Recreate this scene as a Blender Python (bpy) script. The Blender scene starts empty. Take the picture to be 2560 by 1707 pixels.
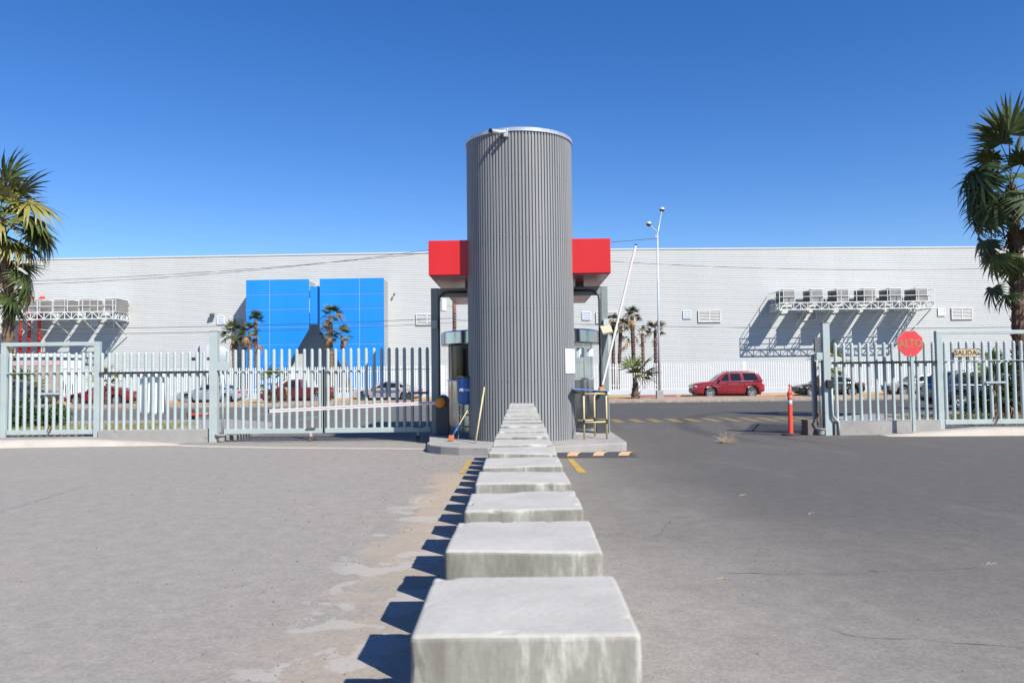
import bpy, bmesh, math, random
from mathutils import Vector, Matrix, Euler
R = math.radians
rnd = random.Random(7)
sc = bpy.context.scene
COL = sc.collection

# ------------------------------------------------------------------ camera
FPX = 2013.6                      # focal length in pixels of the 2560 px wide photograph
CAMZ = 1.58
cam_d = bpy.data.cameras.new('camera'); cam = bpy.data.objects.new('camera', cam_d); COL.objects.link(cam)
cam_d.sensor_width = 36; cam_d.lens = 36 * FPX / 2560; cam_d.clip_end = 5000; cam_d.clip_start = .05
CROT = Matrix.Rotation(R(.65), 3, 'Z') @ Matrix.Rotation(R(90 + 2.547), 3, 'X') @ Matrix.Rotation(-.012, 3, 'Z')
cam.matrix_world = Matrix.Translation((0, 0, CAMZ)) @ CROT.to_4x4()
cam_d.dof.use_dof = True; cam_d.dof.focus_distance = 19; cam_d.dof.aperture_fstop = 5.0
sc.camera = cam
# ------------------------------------------------------------------ light
SUN = Vector((.468, -.547, .694)).normalized()
w = bpy.data.worlds.new('World'); sc.world = w; w.use_nodes = True
nt = w.node_tree; nt.nodes.clear()
sky = nt.nodes.new('ShaderNodeTexSky'); sky.sky_type = 'NISHITA'; sky.sun_disc = False
sky.sun_elevation = math.asin(SUN.z); sky.sun_rotation = math.atan2(SUN.x, SUN.y)
sky.altitude = 1100; sky.air_density = 1.0; sky.dust_density = .25; sky.ozone_density = 2.6
bg = nt.nodes.new('ShaderNodeBackground'); bg.inputs['Strength'].default_value = .085
ow = nt.nodes.new('ShaderNodeOutputWorld')
hs = nt.nodes.new('ShaderNodeHueSaturation'); hs.inputs['Saturation'].default_value = 1.33; hs.inputs['Value'].default_value = 1.2; hs.inputs['Hue'].default_value = .512
nt.links.new(sky.outputs[0], hs.inputs['Color']); nt.links.new(hs.outputs[0], bg.inputs[0]); nt.links.new(bg.outputs[0], ow.inputs[0])
sl = bpy.data.lights.new('sun', 'SUN'); sl.energy = 5.0; sl.angle = R(.5); sl.color = (1, .945, .855)
so = bpy.data.objects.new('sun', sl); COL.objects.link(so); so.location = (20, -20, 40)
so.rotation_euler = (-SUN).to_track_quat('-Z', 'Y').to_euler()
vs = sc.view_settings; vs.view_transform = 'Standard'; vs.look = 'None'; vs.gamma = 1; vs.use_curve_mapping = False
vs.exposure = .62

# ------------------------------------------------------------------ helpers
def ray(px, py):
    return CROT @ Vector(((px - 1280) / FPX, (853.5 - py) / FPX, -1))
def atY(px, py, Y):
    d = ray(px, py); return Vector((0, 0, CAMZ)) + d * (Y / d.y)
def atZ(px, py, z=0.0):
    d = ray(px, py); return Vector((0, 0, CAMZ)) + d * ((z - CAMZ) / d.z)
def XX(px, Y, py=943): return atY(px, py, Y).x
def ZZ(px, py, Y): return atY(px, py, Y).z

OFF = {}
def tag(o, label=None, cat=None, group=None, kind=None):
    if label: o['label'] = label
    if cat: o['category'] = cat
    if group: o['group'] = group
    if kind: o['kind'] = kind
    return o
def thing(name, loc, label, cat, group=None):
    o = bpy.data.objects.new(name, None); COL.objects.link(o); o.location = loc
    o.empty_display_size = .2
    OFF[o] = Vector(loc); return tag(o, label, cat, group)

class MB:
    def __init__(s): s.v = []; s.f = []
    def add(s, vs, fs):
        b = len(s.v); s.v += [Vector(v) for v in vs]; s.f += [tuple(b + i for i in f) for f in fs]; return s
    def box(s, x0, x1, y0, y1, z0, z1):
        return s.add([(x0,y0,z0),(x1,y0,z0),(x1,y1,z0),(x0,y1,z0),(x0,y0,z1),(x1,y0,z1),(x1,y1,z1),(x0,y1,z1)],
                     [(0,3,2,1),(4,5,6,7),(0,1,5,4),(1,2,6,5),(2,3,7,6),(3,0,4,7)])
    def obox(s, c, size, rot=None):
        m = (rot or Euler((0,0,0))).to_matrix(); c = Vector(c); hx,hy,hz = [q/2 for q in size]
        vs = [c + m @ Vector((a*hx,b*hy,d*hz)) for d in (-1,1) for (a,b) in ((-1,-1),(1,-1),(1,1),(-1,1))]
        return s.add(vs, [(0,3,2,1),(4,5,6,7),(0,1,5,4),(1,2,6,5),(2,3,7,6),(3,0,4,7)])
    def tube(s, pts, r, n=8, cap=True):
        pts = [Vector(p) for p in pts]
        rs = r if isinstance(r, (list, tuple)) else [r]*len(pts)
        b = len(s.v); up = None
        for i, p in enumerate(pts):
            t = (pts[min(i+1,len(pts)-1)] - pts[max(i-1,0)]).normalized()
            if up is None: up = Vector((0,0,1)) if abs(t.z) < .9 else Vector((0,1,0))
            a = t.cross(up).normalized(); c = a.cross(t).normalized(); up = c
            for k in range(n):
                th = 2*math.pi*k/n; s.v.append(p + (a*math.cos(th) + c*math.sin(th))*rs[i])
        for i in range(len(pts)-1):
            for k in range(n):
                k2 = (k+1) % n; s.f.append((b+i*n+k, b+i*n+k2, b+(i+1)*n+k2, b+(i+1)*n+k))
        if cap:
            s.f.append(tuple(b+k for k in reversed(range(n)))); e = b+(len(pts)-1)*n; s.f.append(tuple(e+k for k in range(n)))
        return s
    def bar(s, a, b, wdt, h=None):
        a, b = Vector(a), Vector(b); h = h or wdt; t = (b-a).normalized()
        u = Vector((0,0,1)) if abs(t.z) < .95 else Vector((0,1,0))
        x = t.cross(u).normalized(); y = x.cross(t).normalized()
        vs = [p + x*(i*wdt/2) + y*(j*h/2) for p in (a,b) for (i,j) in ((-1,-1),(1,-1),(1,1),(-1,1))]
        return s.add(vs, [(0,3,2,1),(4,5,6,7),(0,1,5,4),(1,2,6,5),(2,3,7,6),(3,0,4,7)])
    def lathe(s, prof, c=(0,0,0), n=24, a0=0, a1=2*math.pi, closed=True):
        b = len(s.v); m = n if closed else n+1; c = Vector(c)
        for (r, z) in prof:
            for k in range(m):
                th = a0 + (a1-a0)*k/n; s.v.append(c + Vector((r*math.cos(th), r*math.sin(th), z)))
        for i in range(len(prof)-1):
            for k in range(n):
                k2 = (k+1) % m if closed else k+1
                s.f.append((b+i*m+k, b+i*m+k2, b+(i+1)*m+k2, b+(i+1)*m+k))
        return s
    def prism(s, poly, fn, lo, hi):                       # poly in 2-D, fn(u,v,w) -> 3-D
        n = len(poly); b = len(s.v)
        for ww in (lo, hi):
            for (u, v) in poly: s.v.append(Vector(fn(u, v, ww)))
        s.f.append(tuple(b+i for i in range(n))); s.f.append(tuple(b+n+i for i in reversed(range(n))))
        for i in range(n):
            j = (i+1) % n; s.f.append((b+j, b+i, b+n+i, b+n+j))
        return s
    def mesh(s, name, m, smooth=False, fix=True, c=Vector((0,0,0))):
        me = bpy.data.meshes.new(name); me.from_pydata([v-c for v in s.v], [], s.f); me.update()
        if fix:
            bm = bmesh.new(); bm.from_mesh(me); bmesh.ops.recalc_face_normals(bm, faces=bm.faces); bm.to_mesh(me); bm.free()
        if smooth: me.polygons.foreach_set('use_smooth', [True]*len(me.polygons))
        if m: me.materials.append(m)
        return me
    def build(s, name, m, parent=None, smooth=False, bevel=0, seg=2, fix=True, auto=None, label=None, kind=None):
        lo = Vector([min(v[i] for v in s.v) for i in range(3)]); hi = Vector([max(v[i] for v in s.v) for i in range(3)])
        c = Vector(((lo.x+hi.x)/2, (lo.y+hi.y)/2, lo.z))
        me = s.mesh(name, m, smooth, fix, c)
        if auto: me.set_sharp_from_angle(angle=R(auto))
        o = bpy.data.objects.new(name, me); COL.objects.link(o); OFF[o] = c
        if parent: o.parent = parent; o.location = c - OFF[parent]
        else: o.location = c
        if bevel:
            bv = o.modifiers.new('bevel', 'BEVEL'); bv.width = bevel; bv.segments = seg; bv.limit_method = 'ANGLE'; bv.angle_limit = R(35)
        if label: o['label'] = label
        if kind: o['kind'] = kind
        return o
def inst(name, me, loc, parent=None, rot=None, scale=None, label=None):
    o = bpy.data.objects.new(name, me); COL.objects.link(o); loc = Vector(loc); OFF[o] = loc
    if parent: o.parent = parent; o.location = loc - OFF[parent]
    else: o.location = loc
    if rot is not None: o.rotation_euler = rot
    if scale is not None: o.scale = scale
    if label: o['label'] = label
    return o
def copy_tree(root, loc, rotz=0, label=None, parent=None):
    c = root.copy(); COL.objects.link(c)
    if parent: c.parent = parent
    else:
        c.location = loc; c.rotation_euler = (0,0,rotz)
        if label: c['label'] = label
    for ch in root.children: copy_tree(ch, None, 0, None, c)
    return c
def text_mesh(txt, size, m, extrude=.002, shear=0, space=1, bold=0):
    cu = bpy.data.curves.new('lettering', 'FONT'); cu.body = txt; cu.size = size; cu.extrude = extrude
    cu.align_x = 'CENTER'; cu.align_y = 'CENTER'; cu.shear = shear; cu.space_character = space; cu.offset = bold; cu.resolution_u = 3
    ob = bpy.data.objects.new('lettering', cu); COL.objects.link(ob)
    bpy.context.view_layer.update()
    me = bpy.data.meshes.new_from_object(ob.evaluated_get(bpy.context.evaluated_depsgraph_get()))
    bpy.data.objects.remove(ob); bpy.data.curves.remove(cu)
    me.materials.clear(); me.materials.append(m); return me

# ------------------------------------------------------------------ materials
def newmat(name):
    m = bpy.data.materials.new(name); m.use_nodes = True
    n = m.node_tree; p = n.nodes['Principled BSDF']; return m, n, p
def N(n, t, **kw):
    x = n.nodes.new(t)
    for k, v in kw.items():
        if hasattr(x, k): setattr(x, k, v)
        else: x.inputs[k].default_value = v
    return x
def L(n, a, b): n.links.new(a, b)
def mat(name, col, rough=.6, metal=0, var=.12, scale=3, bump=0, bscale=40, col2=None, thr=None, world=True, coat=0, spec=.5, stretch=None):
    """colour broken up by two octaves of noise, optional second colour (rust, dirt) over a threshold"""
    m, n, p = newmat(name)
    geo = N(n, 'ShaderNodeNewGeometry'); pos = geo.outputs['Position']
    if not world: pos = N(n, 'ShaderNodeTexCoord').outputs['Object']
    if stretch:
        mpp = N(n, 'ShaderNodeMapping'); mpp.inputs['Scale'].default_value = stretch; L(n, pos, mpp.inputs['Vector']); pos = mpp.outputs[0]
    no = N(n, 'ShaderNodeTexNoise', Scale=scale, Detail=6.0, Roughness=.65); L(n, pos, no.inputs['Vector'])
    mr = N(n, 'ShaderNodeMapRange'); mr.inputs[1].default_value = .3; mr.inputs[2].default_value = .7
    mr.inputs[3].default_value = 1-var; mr.inputs[4].default_value = 1+var; L(n, no.outputs[0], mr.inputs[0])
    mx = N(n, 'ShaderNodeMix', data_type='RGBA', blend_type='MULTIPLY'); mx.inputs[0].default_value = 1
    mx.inputs[6].default_value = (*col, 1); L(n, mr.outputs[0], mx.inputs[7]); out = mx.outputs[2]
    if col2:
        n2 = N(n, 'ShaderNodeTexNoise', Scale=scale*2.3, Detail=7.0, Roughness=.7); L(n, pos, n2.inputs['Vector'])
        r2 = N(n, 'ShaderNodeMapRange'); r2.inputs[1].default_value = thr; r2.inputs[2].default_value = thr+.06; L(n, n2.outputs[0], r2.inputs[0])
        m2 = N(n, 'ShaderNodeMix', data_type='RGBA'); L(n, r2.outputs[0], m2.inputs[0]); L(n, out, m2.inputs[6]); m2.inputs[7].default_value = (*col2, 1)
        out = m2.outputs[2]
    L(n, out, p.inputs['Base Color'])
    p.inputs['Metallic'].default_value = metal; p.inputs['Specular IOR Level'].default_value = spec
    rr = N(n, 'ShaderNodeMapRange'); rr.inputs[3].default_value = max(0, rough-.06); rr.inputs[4].default_value = min(1, rough+.06)
    L(n, no.outputs[0], rr.inputs[0]); L(n, rr.outputs[0], p.inputs['Roughness'])
    if coat: p.inputs['Coat Weight'].default_value = coat; p.inputs['Coat Roughness'].default_value = .06
    if bump:
        nb = N(n, 'ShaderNodeTexNoise', Scale=bscale, Detail=4.0); L(n, pos, nb.inputs['Vector'])
        bu = N(n, 'ShaderNodeBump', Strength=bump, Distance=.01); L(n, nb.outputs[0], bu.inputs['Height']); L(n, bu.outputs[0], p.inputs['Normal'])
    return m
M = {}
M['steel'] = mat('galvanised grey cladding', (.235,.243,.248), .45, .0, .12, 3, spec=.3, stretch=(1,1,.12), col2=(.20,.203,.203), thr=.66)
M['rim'] = mat('zinc rim', (.55,.57,.58), .35, .6, .15, 8)
M['gate'] = mat('pale green grey paint', (.35,.41,.405), .5, 0, .08, 2.5, col2=(.25,.17,.11), thr=.665)
M['gate_dark'] = mat('dark grey green paint and channel shade', (.10,.115,.12), .6, 0, .1, 3)  # dark painted parts; on channel rails the shade is in the colour
M['rust'] = mat('rusty steel', (.16,.09,.055), .8, .2, .4, 15)
M['portal'] = mat('dull grey green paint', (.20,.24,.235), .5, 0, .1, 3)
M['red'] = mat('red composite panel', (.50,.010,.012), .42, 0, .06, 1.4, stretch=(1,1,.3))
M['soffit'] = mat('red brown soffit sheet', (.30,.05,.04), .25, .1, .12, 1.5)
M['stainless'] = mat('stainless steel', (.46,.47,.49), .16, 1, .10, 1.2)
M['black'] = mat('black plastic', (.02,.02,.022), .5, 0, .1, 8)
M['cabinet'] = mat('charcoal cabinet paint', (.05,.055,.06), .5, 0, .08, 5)
M['greycab'] = mat('light grey cabinet hood', (.33,.36,.38), .45, 0, .06, 5)
M['orange'] = mat('amber plastic hub', (.75,.24,.02), .35, 0, .1, 12)
M['white'] = mat('white paint', (.72,.73,.74), .4, 0, .05, 3)
M['armw'] = mat('white barrier arm enamel', (.70,.67,.67), .3, .1, .04, 6)
M['armr'] = mat('dull red stripe', (.25,.09,.10), .4, 0, .2, 9)
M['blue'] = mat('blue composite panel', (.010,.225,.66), .38, 0, .06, .5, stretch=(1,1,.25))
M['navy'] = mat('blue joint', (.25,.45,.80), .5, 0, .05, 1)
M['facade'] = mat('white ribbed sheet', (.475,.49,.48), .5, 0, .035, .35, spec=.3, stretch=(1,1,.25), col2=(.475,.485,.465), thr=.62)
M['wfence'] = mat('white fence paint', (.60,.615,.615), .5, 0, .06, 1)
M['white2'] = mat('white platform paint', (.62,.66,.64), .5, 0, .08, 1)
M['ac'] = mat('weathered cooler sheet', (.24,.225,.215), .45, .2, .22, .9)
M['acdark'] = mat('dark metal and cooler shade', (.06,.065,.07), .6, .1, .2, 1.5)  # dark metal; on coolers it stands for the shaded side
M['pipe'] = mat('red fire pipe', (.55,.03,.02), .4, 0, .1, 2)
M['louvre'] = mat('cream louvre slat', (.60,.60,.58), .5, 0, .06, 2)
M['dark'] = mat('dark void', (.03,.03,.03), .8)
M['glassd'] = mat('dark tinted glass', (.012,.013,.014), .06, 0, .05, 2, spec=.6)
M['boothd'] = mat('black glass for dark booth interior', (.008,.008,.009), .12, 0, .05, 2, spec=.12)  # darkness of the unlit interior put into the glass colour
M['glassl'] = mat('pale sky lit glass', (.42,.47,.58), .12, 0, .1, 2)
M['kiosk'] = mat('grey white render', (.46,.48,.50), .7, 0, .06, 1)
M['beige'] = mat('beige block wall', (.34,.29,.25), .85, 0, .12, 1.2, .3, 20)
M['pink'] = mat('pink coping paint', (.52,.34,.32), .7, 0, .1, 2)
M['kerby'] = mat('yellow kerb paint', (.62,.30,.05), .7, 0, .2, 1.5, col2=(.32,.27,.2), thr=.62)
M['kerbr'] = mat('faded red kerb paint', (.34,.06,.07), .7, 0, .2, 1.5, col2=(.32,.27,.2), thr=.66)
M['yline'] = mat('worn yellow road paint', (.42,.27,.045), .8, 0, .25, 5, col2=(.10,.095,.085), thr=.55)
M['kerb'] = mat('pale concrete kerb', (.40,.365,.32), .85, 0, .12, 2, .25, 30)
M['walk'] = mat('grey concrete walk', (.25,.24,.225), .85, 0, .15, 1.4, .25, 30)
M['medkerb'] = mat('worn median kerb', (.27,.23,.19), .9, 0, .3, 2.5, .3, 20, col2=(.42,.39,.35), thr=.56)
M['sand'] = mat('sandy earth', (.33,.235,.165), .95, 0, .18, 1.5, .4, 25, col2=(.27,.20,.15), thr=.55)
M['island'] = mat('island concrete', (.29,.28,.265), .85, 0, .14, 2.2, .3, 30, col2=(.22,.21,.195), thr=.6)
M['patch'] = mat('dark asphalt repair', (.05,.05,.052), .85, 0, .2, 6, .4, 90)
M['ydash'] = mat('dull worn yellow road paint', (.23,.165,.045), .8, 0, .3, 5, col2=(.08,.075,.07), thr=.52)
M['crack'] = mat('crack filler', (.06,.057,.054), .9, 0, .2, 20)
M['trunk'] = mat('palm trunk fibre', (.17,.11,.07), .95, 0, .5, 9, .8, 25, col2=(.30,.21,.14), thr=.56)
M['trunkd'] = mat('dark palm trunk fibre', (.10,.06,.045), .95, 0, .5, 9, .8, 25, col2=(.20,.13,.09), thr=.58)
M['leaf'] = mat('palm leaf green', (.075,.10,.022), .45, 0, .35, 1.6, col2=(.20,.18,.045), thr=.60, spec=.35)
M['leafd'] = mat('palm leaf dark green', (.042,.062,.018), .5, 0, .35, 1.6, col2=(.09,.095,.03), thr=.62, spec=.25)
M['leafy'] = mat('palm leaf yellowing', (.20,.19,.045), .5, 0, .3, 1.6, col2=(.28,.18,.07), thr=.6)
M['leafb'] = mat('dead palm leaf', (.27,.17,.09), .8, 0, .3, 2)
M['bush'] = mat('bush leaf', (.04,.08,.022), .55, 0, .5, 6)
M['grass'] = mat('dry grass', (.20,.20,.07), .8, 0, .5, 3, col2=(.33,.27,.14), thr=.52)
M['straw'] = mat('straw', (.27,.22,.15), .8, 0, .3, 20)
M['tyre'] = mat('tyre rubber', (.035,.034,.033), .8, 0, .1, 10)
M['alloy'] = mat('alloy wheel', (.50,.50,.51), .3, .7, .05, 10)
M['blackt'] = mat('black trim', (.02,.02,.02), .5)
M['lamp_red'] = mat('red lamp lens', (.5,.01,.01), .2, 0, .05, 8)
M['lamp_clear'] = mat('clear lamp lens', (.45,.45,.40), .12, 0, .1, 8, coat=.5)
M['stop'] = mat('faded red sign', (.60,.045,.055), .45, 0, .06, 6)
M['olive'] = mat('worn sign letters', (.27,.21,.07), .6, 0, .4, 60, col2=(.52,.07,.06), thr=.54)
M['cream'] = mat('aged cream sign plate', (.50,.42,.26), .6, 0, .12, 9, col2=(.25,.15,.08), thr=.70)
M['ink'] = mat('dark brown lettering', (.05,.035,.025), .7, 0, .2, 40)
M['frame_b'] = mat('brown sign edge', (.12,.06,.04), .7, 0, .3, 20)
M['paper'] = mat('white paper', (.78,.79,.84), .7, 0, .03, 4)
M['print'] = mat('grey print', (.50,.52,.58), .7)
M['wood'] = mat('pale yellow wood', (.50,.41,.22), .55, 0, .12, 6)
M['tape'] = mat('black tape', (.03,.03,.03), .6)
M['bluep'] = mat('blue plastic', (.012,.10,.34), .35, 0, .1, 5)
M['delin'] = mat('orange red post plastic', (.72,.065,.03), .45, 0, .06, 8)
M['reflect'] = mat('silver reflective band', (.45,.52,.56), .35, 0, .08, 20)
M['rubber'] = mat('black rubber', (.035,.036,.038), .7, 0, .15, 12, .3, 60)
M['stopy'] = mat('orange reflective patch', (.50,.31,.18), .5, 0, .15, 25)
M['cloth'] = mat('white banner cloth', (.74,.79,.82), .8, 0, .06, 2)
M['lampg'] = mat('lamp housing grey', (.50,.52,.54), .4, .2, .06, 5)
M['lens'] = mat('smoked lamp globe', (.10,.06,.06), .2, 0, .1, 10)
M['pole'] = mat('galvanised pole', (.50,.56,.58), .4, .3, .08, 2)
M['polew'] = mat('brown utility pole wood', (.20,.085,.06), .8, 0, .35, 4)
M['wire'] = mat('black cable', (.035,.035,.045), .6)
M['tan'] = mat('tan chair fabric', (.45,.30,.18), .8)
M['cardb'] = mat('grey lamp lens plate', (.50,.47,.34), .5, 0, .08, 5)
M['rock'] = mat('dark block', (.12,.11,.10), .85, 0, .2, 5)

def glass(name, tint=(.85,.93,.92)):
    m, n, p = newmat(name)
    p.inputs['Base Color'].default_value = (*tint, 1); p.inputs['Roughness'].default_value = .02
    tr = N(n,'ShaderNodeBsdfTransparent'); gl = N(n,'ShaderNodeBsdfGlossy'); gl.inputs['Roughness'].default_value = .02
    tr.inputs[0].default_value = (.75,.80,.80,1); fz = N(n,'ShaderNodeLayerWeight'); fz.inputs[0].default_value = .5
    mx = N(n,'ShaderNodeMixShader'); pw = N(n,'ShaderNodeMath',operation='POWER'); pw.inputs[1].default_value = 4.; L(n,fz.outputs['Facing'],pw.inputs[0]); ml = N(n,'ShaderNodeMath',operation='MULTIPLY_ADD'); ml.inputs[1].default_value = .5; ml.inputs[2].default_value = .06; L(n,pw.outputs[0],ml.inputs[0]); L(n,ml.outputs[0],mx.inputs[0]); L(n,tr.outputs[0],mx.inputs[1]); L(n,gl.outputs[0],mx.inputs[2])
    L(n,mx.outputs[0],n.nodes['Material Output'].inputs[0])
    return m
M['glass'] = glass('booth glass')

def concrete_block():
    m, n, p = newmat('cast concrete')
    tc = N(n, 'ShaderNodeNewGeometry'); pos = tc.outputs['Position']
    big = N(n, 'ShaderNodeTexNoise', Scale=4.5, Detail=8.0, Roughness=.62); L(n, pos, big.inputs['Vector'])
    mp = N(n, 'ShaderNodeMapping'); mp.inputs['Scale'].default_value = (9, 9, 2.2); L(n, pos, mp.inputs['Vector'])
    st = N(n, 'ShaderNodeTexNoise', Scale=1.0, Detail=7.0, Roughness=.7); L(n, mp.outputs[0], st.inputs['Vector'])
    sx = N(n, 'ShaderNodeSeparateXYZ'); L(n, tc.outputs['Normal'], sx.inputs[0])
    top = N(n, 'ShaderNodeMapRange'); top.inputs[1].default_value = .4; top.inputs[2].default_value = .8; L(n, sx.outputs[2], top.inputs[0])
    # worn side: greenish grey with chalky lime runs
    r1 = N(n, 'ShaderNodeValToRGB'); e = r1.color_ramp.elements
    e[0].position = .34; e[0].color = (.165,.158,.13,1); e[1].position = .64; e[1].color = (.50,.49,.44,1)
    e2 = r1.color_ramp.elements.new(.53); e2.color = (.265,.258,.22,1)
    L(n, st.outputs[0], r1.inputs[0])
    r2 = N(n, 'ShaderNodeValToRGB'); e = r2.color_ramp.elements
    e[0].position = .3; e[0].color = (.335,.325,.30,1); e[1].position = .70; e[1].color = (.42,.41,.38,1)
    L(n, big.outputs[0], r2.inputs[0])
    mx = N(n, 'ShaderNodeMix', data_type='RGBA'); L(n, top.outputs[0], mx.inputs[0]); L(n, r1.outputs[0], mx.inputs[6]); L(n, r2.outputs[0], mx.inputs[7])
    fine = N(n, 'ShaderNodeTexNoise', Scale=60.0, Detail=5.0); L(n, pos, fine.inputs['Vector'])
    fr = N(n, 'ShaderNodeMapRange'); fr.inputs[3].default_value = .88; fr.inputs[4].default_value = 1.12; L(n, fine.outputs[0], fr.inputs[0])
    m2 = N(n, 'ShaderNodeMix', data_type='RGBA', blend_type='MULTIPLY'); m2.inputs[0].default_value = 1; L(n, mx.outputs[2], m2.inputs[6]); L(n, fr.outputs[0], m2.inputs[7])
    L(n, m2.outputs[2], p.inputs['Base Color']); p.inputs['Roughness'].default_value = .85
    bu = N(n, 'ShaderNodeBump', Strength=.25, Distance=.01); L(n, st.outputs[0], bu.inputs['Height'])
    b2 = N(n, 'ShaderNodeBump', Strength=.25, Distance=.004); L(n, fine.outputs[0], b2.inputs['Height']); L(n, bu.outputs[0], b2.inputs['Normal'])
    L(n, b2.outputs[0], p.inputs['Normal']); return m
M['block'] = concrete_block()

def asphalt():
    m, n, p = newmat('asphalt')
    geo = N(n, 'ShaderNodeNewGeometry'); pos = geo.outputs['Position']
    sep = N(n, 'ShaderNodeSeparateXYZ'); L(n, pos, sep.inputs[0]); X, Y = sep.outputs[0], sep.outputs[1]
    def rng(src, a, b, c=0., d=1., smooth=True):
        r = N(n, 'ShaderNodeMapRange'); r.interpolation_type = 'SMOOTHSTEP' if smooth else 'LINEAR'
        r.inputs[1].default_value, r.inputs[2].default_value, r.inputs[3].default_value, r.inputs[4].default_value = a, b, c, d
        L(n, src, r.inputs[0]); return r.outputs[0]
    def ma(op, a, b=None):
        x = N(n, 'ShaderNodeMath'); x.operation = op
        for i, q in enumerate((a, b)):
            if q is None: continue
            if isinstance(q, (int, float)): x.inputs[i].default_value = q
            else: L(n, q, x.inputs[i])
        return x.outputs[0]
    def noise(scale, det=6., sc3=None, rough=.6, dist=0.):
        t = N(n, 'ShaderNodeTexNoise', Scale=scale, Detail=det, Roughness=rough, Distortion=dist)
        if sc3:
            mp = N(n, 'ShaderNodeMapping'); mp.inputs['Scale'].default_value = sc3; L(n, pos, mp.inputs['Vector']); L(n, mp.outputs[0], t.inputs['Vector'])
        else: L(n, pos, t.inputs['Vector'])
        return t.outputs[0]
    def mixc(f, a, b):
        x = N(n, 'ShaderNodeMix', data_type='RGBA'); L(n, f, x.inputs[0])
        for i, q in ((6, a), (7, b)):
            if isinstance(q, tuple): x.inputs[i].default_value = (*q, 1)
            else: L(n, q, x.inputs[i])
        return x.outputs[2]
    broad = noise(.35, 5., rough=.6)
    bw = ma('MULTIPLY', ma('SUBTRACT', broad, .5), 2.6)
    xb = ma('ADD', X, bw)
    left = rng(xb, 3.4, -1.6)                                   # pale half in the entry lane: dust, with view sheen painted in
    inyard = rng(Y, 23., 19.)
    dust_sheen = ma('MULTIPLY', left, ma('ADD', ma('MULTIPLY', inyard, .75), .25))
    near = ma('MULTIPLY', rng(ma('ADD', Y, bw), 11., 3.2), rng(X, 9., 1.))  # paler towards the camera: brightness falloff put into the ground colour
    dust_sheen = ma('MINIMUM', ma('ADD', dust_sheen, ma('MULTIPLY', near, .5)), 1.)
    wisps = rng(noise(.9, 6., (1,.35,1), .65, .6), .52, .75)
    dust_sheen = ma('MINIMUM', ma('ADD', dust_sheen, ma('MULTIPLY', wisps, .16)), 1.)
    street = rng(Y, 26., 31.)
    base = mixc(street, (.091,.085,.077), (.069,.066,.063))
    c = mixc(dust_sheen, base, (.248,.231,.207))
    # aggregate speckle
    sp = noise(120., 3., rough=.7); vo = N(n, 'ShaderNodeTexVoronoi', Scale=75.); L(n, pos, vo.inputs['Vector'])
    co = noise(42., 3., rough=.75); v2 = N(n, 'ShaderNodeTexVoronoi', Scale=48.); L(n, pos, v2.inputs['Vector'])
    sc_v = N(n, 'ShaderNodeSeparateColor'); L(n, v2.outputs['Color'], sc_v.inputs[0])
    spk = ma('ADD', ma('MULTIPLY', rng(sp, .25, .75, .6, 1.4, False), .35), ma('MULTIPLY', rng(co, .3, .7, .80, 1.20, False), .4))
    spk = ma('ADD', spk, ma('MULTIPLY', rng(sc_v.outputs[0], 0., 1., .55, 1.45, False), .25))
    x = N(n, 'ShaderNodeMix', data_type='RGBA', blend_type='MULTIPLY'); x.inputs[0].default_value = 1; L(n, c, x.inputs[6]); L(n, spk, x.inputs[7]); c = x.outputs[2]
    mid = rng(noise(5., 6., rough=.6), .3, .7, .9, 1.1, False)
    x = N(n, 'ShaderNodeMix', data_type='RGBA', blend_type='MULTIPLY'); x.inputs[0].default_value = 1; L(n, c, x.inputs[6]); L(n, mid, x.inputs[7]); c = x.outputs[2]
    # drifted sand and lime beside the row of blocks
    edge = ma('ADD', X, ma('MULTIPLY', ma('SUBTRACT', noise(1.3, 4.), .5), 1.2))
    band = ma('MULTIPLY', rng(edge, -1.8, -1.1), rng(X, -.05, -.35))
    band = ma('MULTIPLY', band, ma('MULTIPLY', rng(Y, 14.6, 12.5), rng(Y, 1., 3.)))
    ns = noise(1.0, 7., (1,.75,1), .62, .4)
    sand = rng(ma('ADD', ns, ma('MULTIPLY', band, .26)), .62, .71)
    sand = ma('MULTIPLY', ma('MULTIPLY', sand, band), rng(Y, 5., 11., .25, .72))
    c = mixc(sand, c, (.38,.30,.225))
    nl = noise(2.4, 7., (.8,.7,1), .6, .35)
    b2 = ma('MULTIPLY', ma('MULTIPLY', rng(X, -1.95, -1.35), rng(X, -.55, -.85)), rng(Y, 12.5, 10.))
    lime = ma('MULTIPLY', rng(ma('ADD', nl, ma('MULTIPLY', b2, .10)), .615, .65), b2)
    c = mixc(ma('MULTIPLY', lime, .6), c, (.37,.355,.335))
    # faint sandy film on the entry side
    film = ma('MULTIPLY', rng(noise(.5, 5., (1,.5,1), .6, .3), .5, .72), ma('MULTIPLY', rng(X, 0., -1.), .35))
    c = mixc(film, c, (.30,.265,.225))
    # tyre scrubbed arc crossing the exit lane, oil spots
    def ring(cx, cy, rad, wd, a):
        dx = ma('SUBTRACT', X, cx); dy = ma('SUBTRACT', Y, cy)
        d = ma('SQRT', ma('ADD', ma('MULTIPLY', dx, dx), ma('MULTIPLY', dy, dy)))
        return ma('MULTIPLY', rng(ma('ABSOLUTE', ma('SUBTRACT', d, rad)), wd, 0.), a)
    arcm = ma('MULTIPLY', ring(23.3, 23.2, 18.35, .55, .55), ma('MULTIPLY', rng(X, 11., 7.5), rng(Y, 17., 21.)))
    arcm = ma('ADD', arcm, ma('MULTIPLY', ring(24.3, 22.6, 18.0, .3, .4), ma('MULTIPLY', rng(X, 11., 8.), rng(Y, 16., 20.))))
    c = mixc(arcm, c, (.03,.029,.029))
    spots = N(n, 'ShaderNodeTexVoronoi', Scale=.95); spots.inputs['Randomness'].default_value = 1
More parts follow.
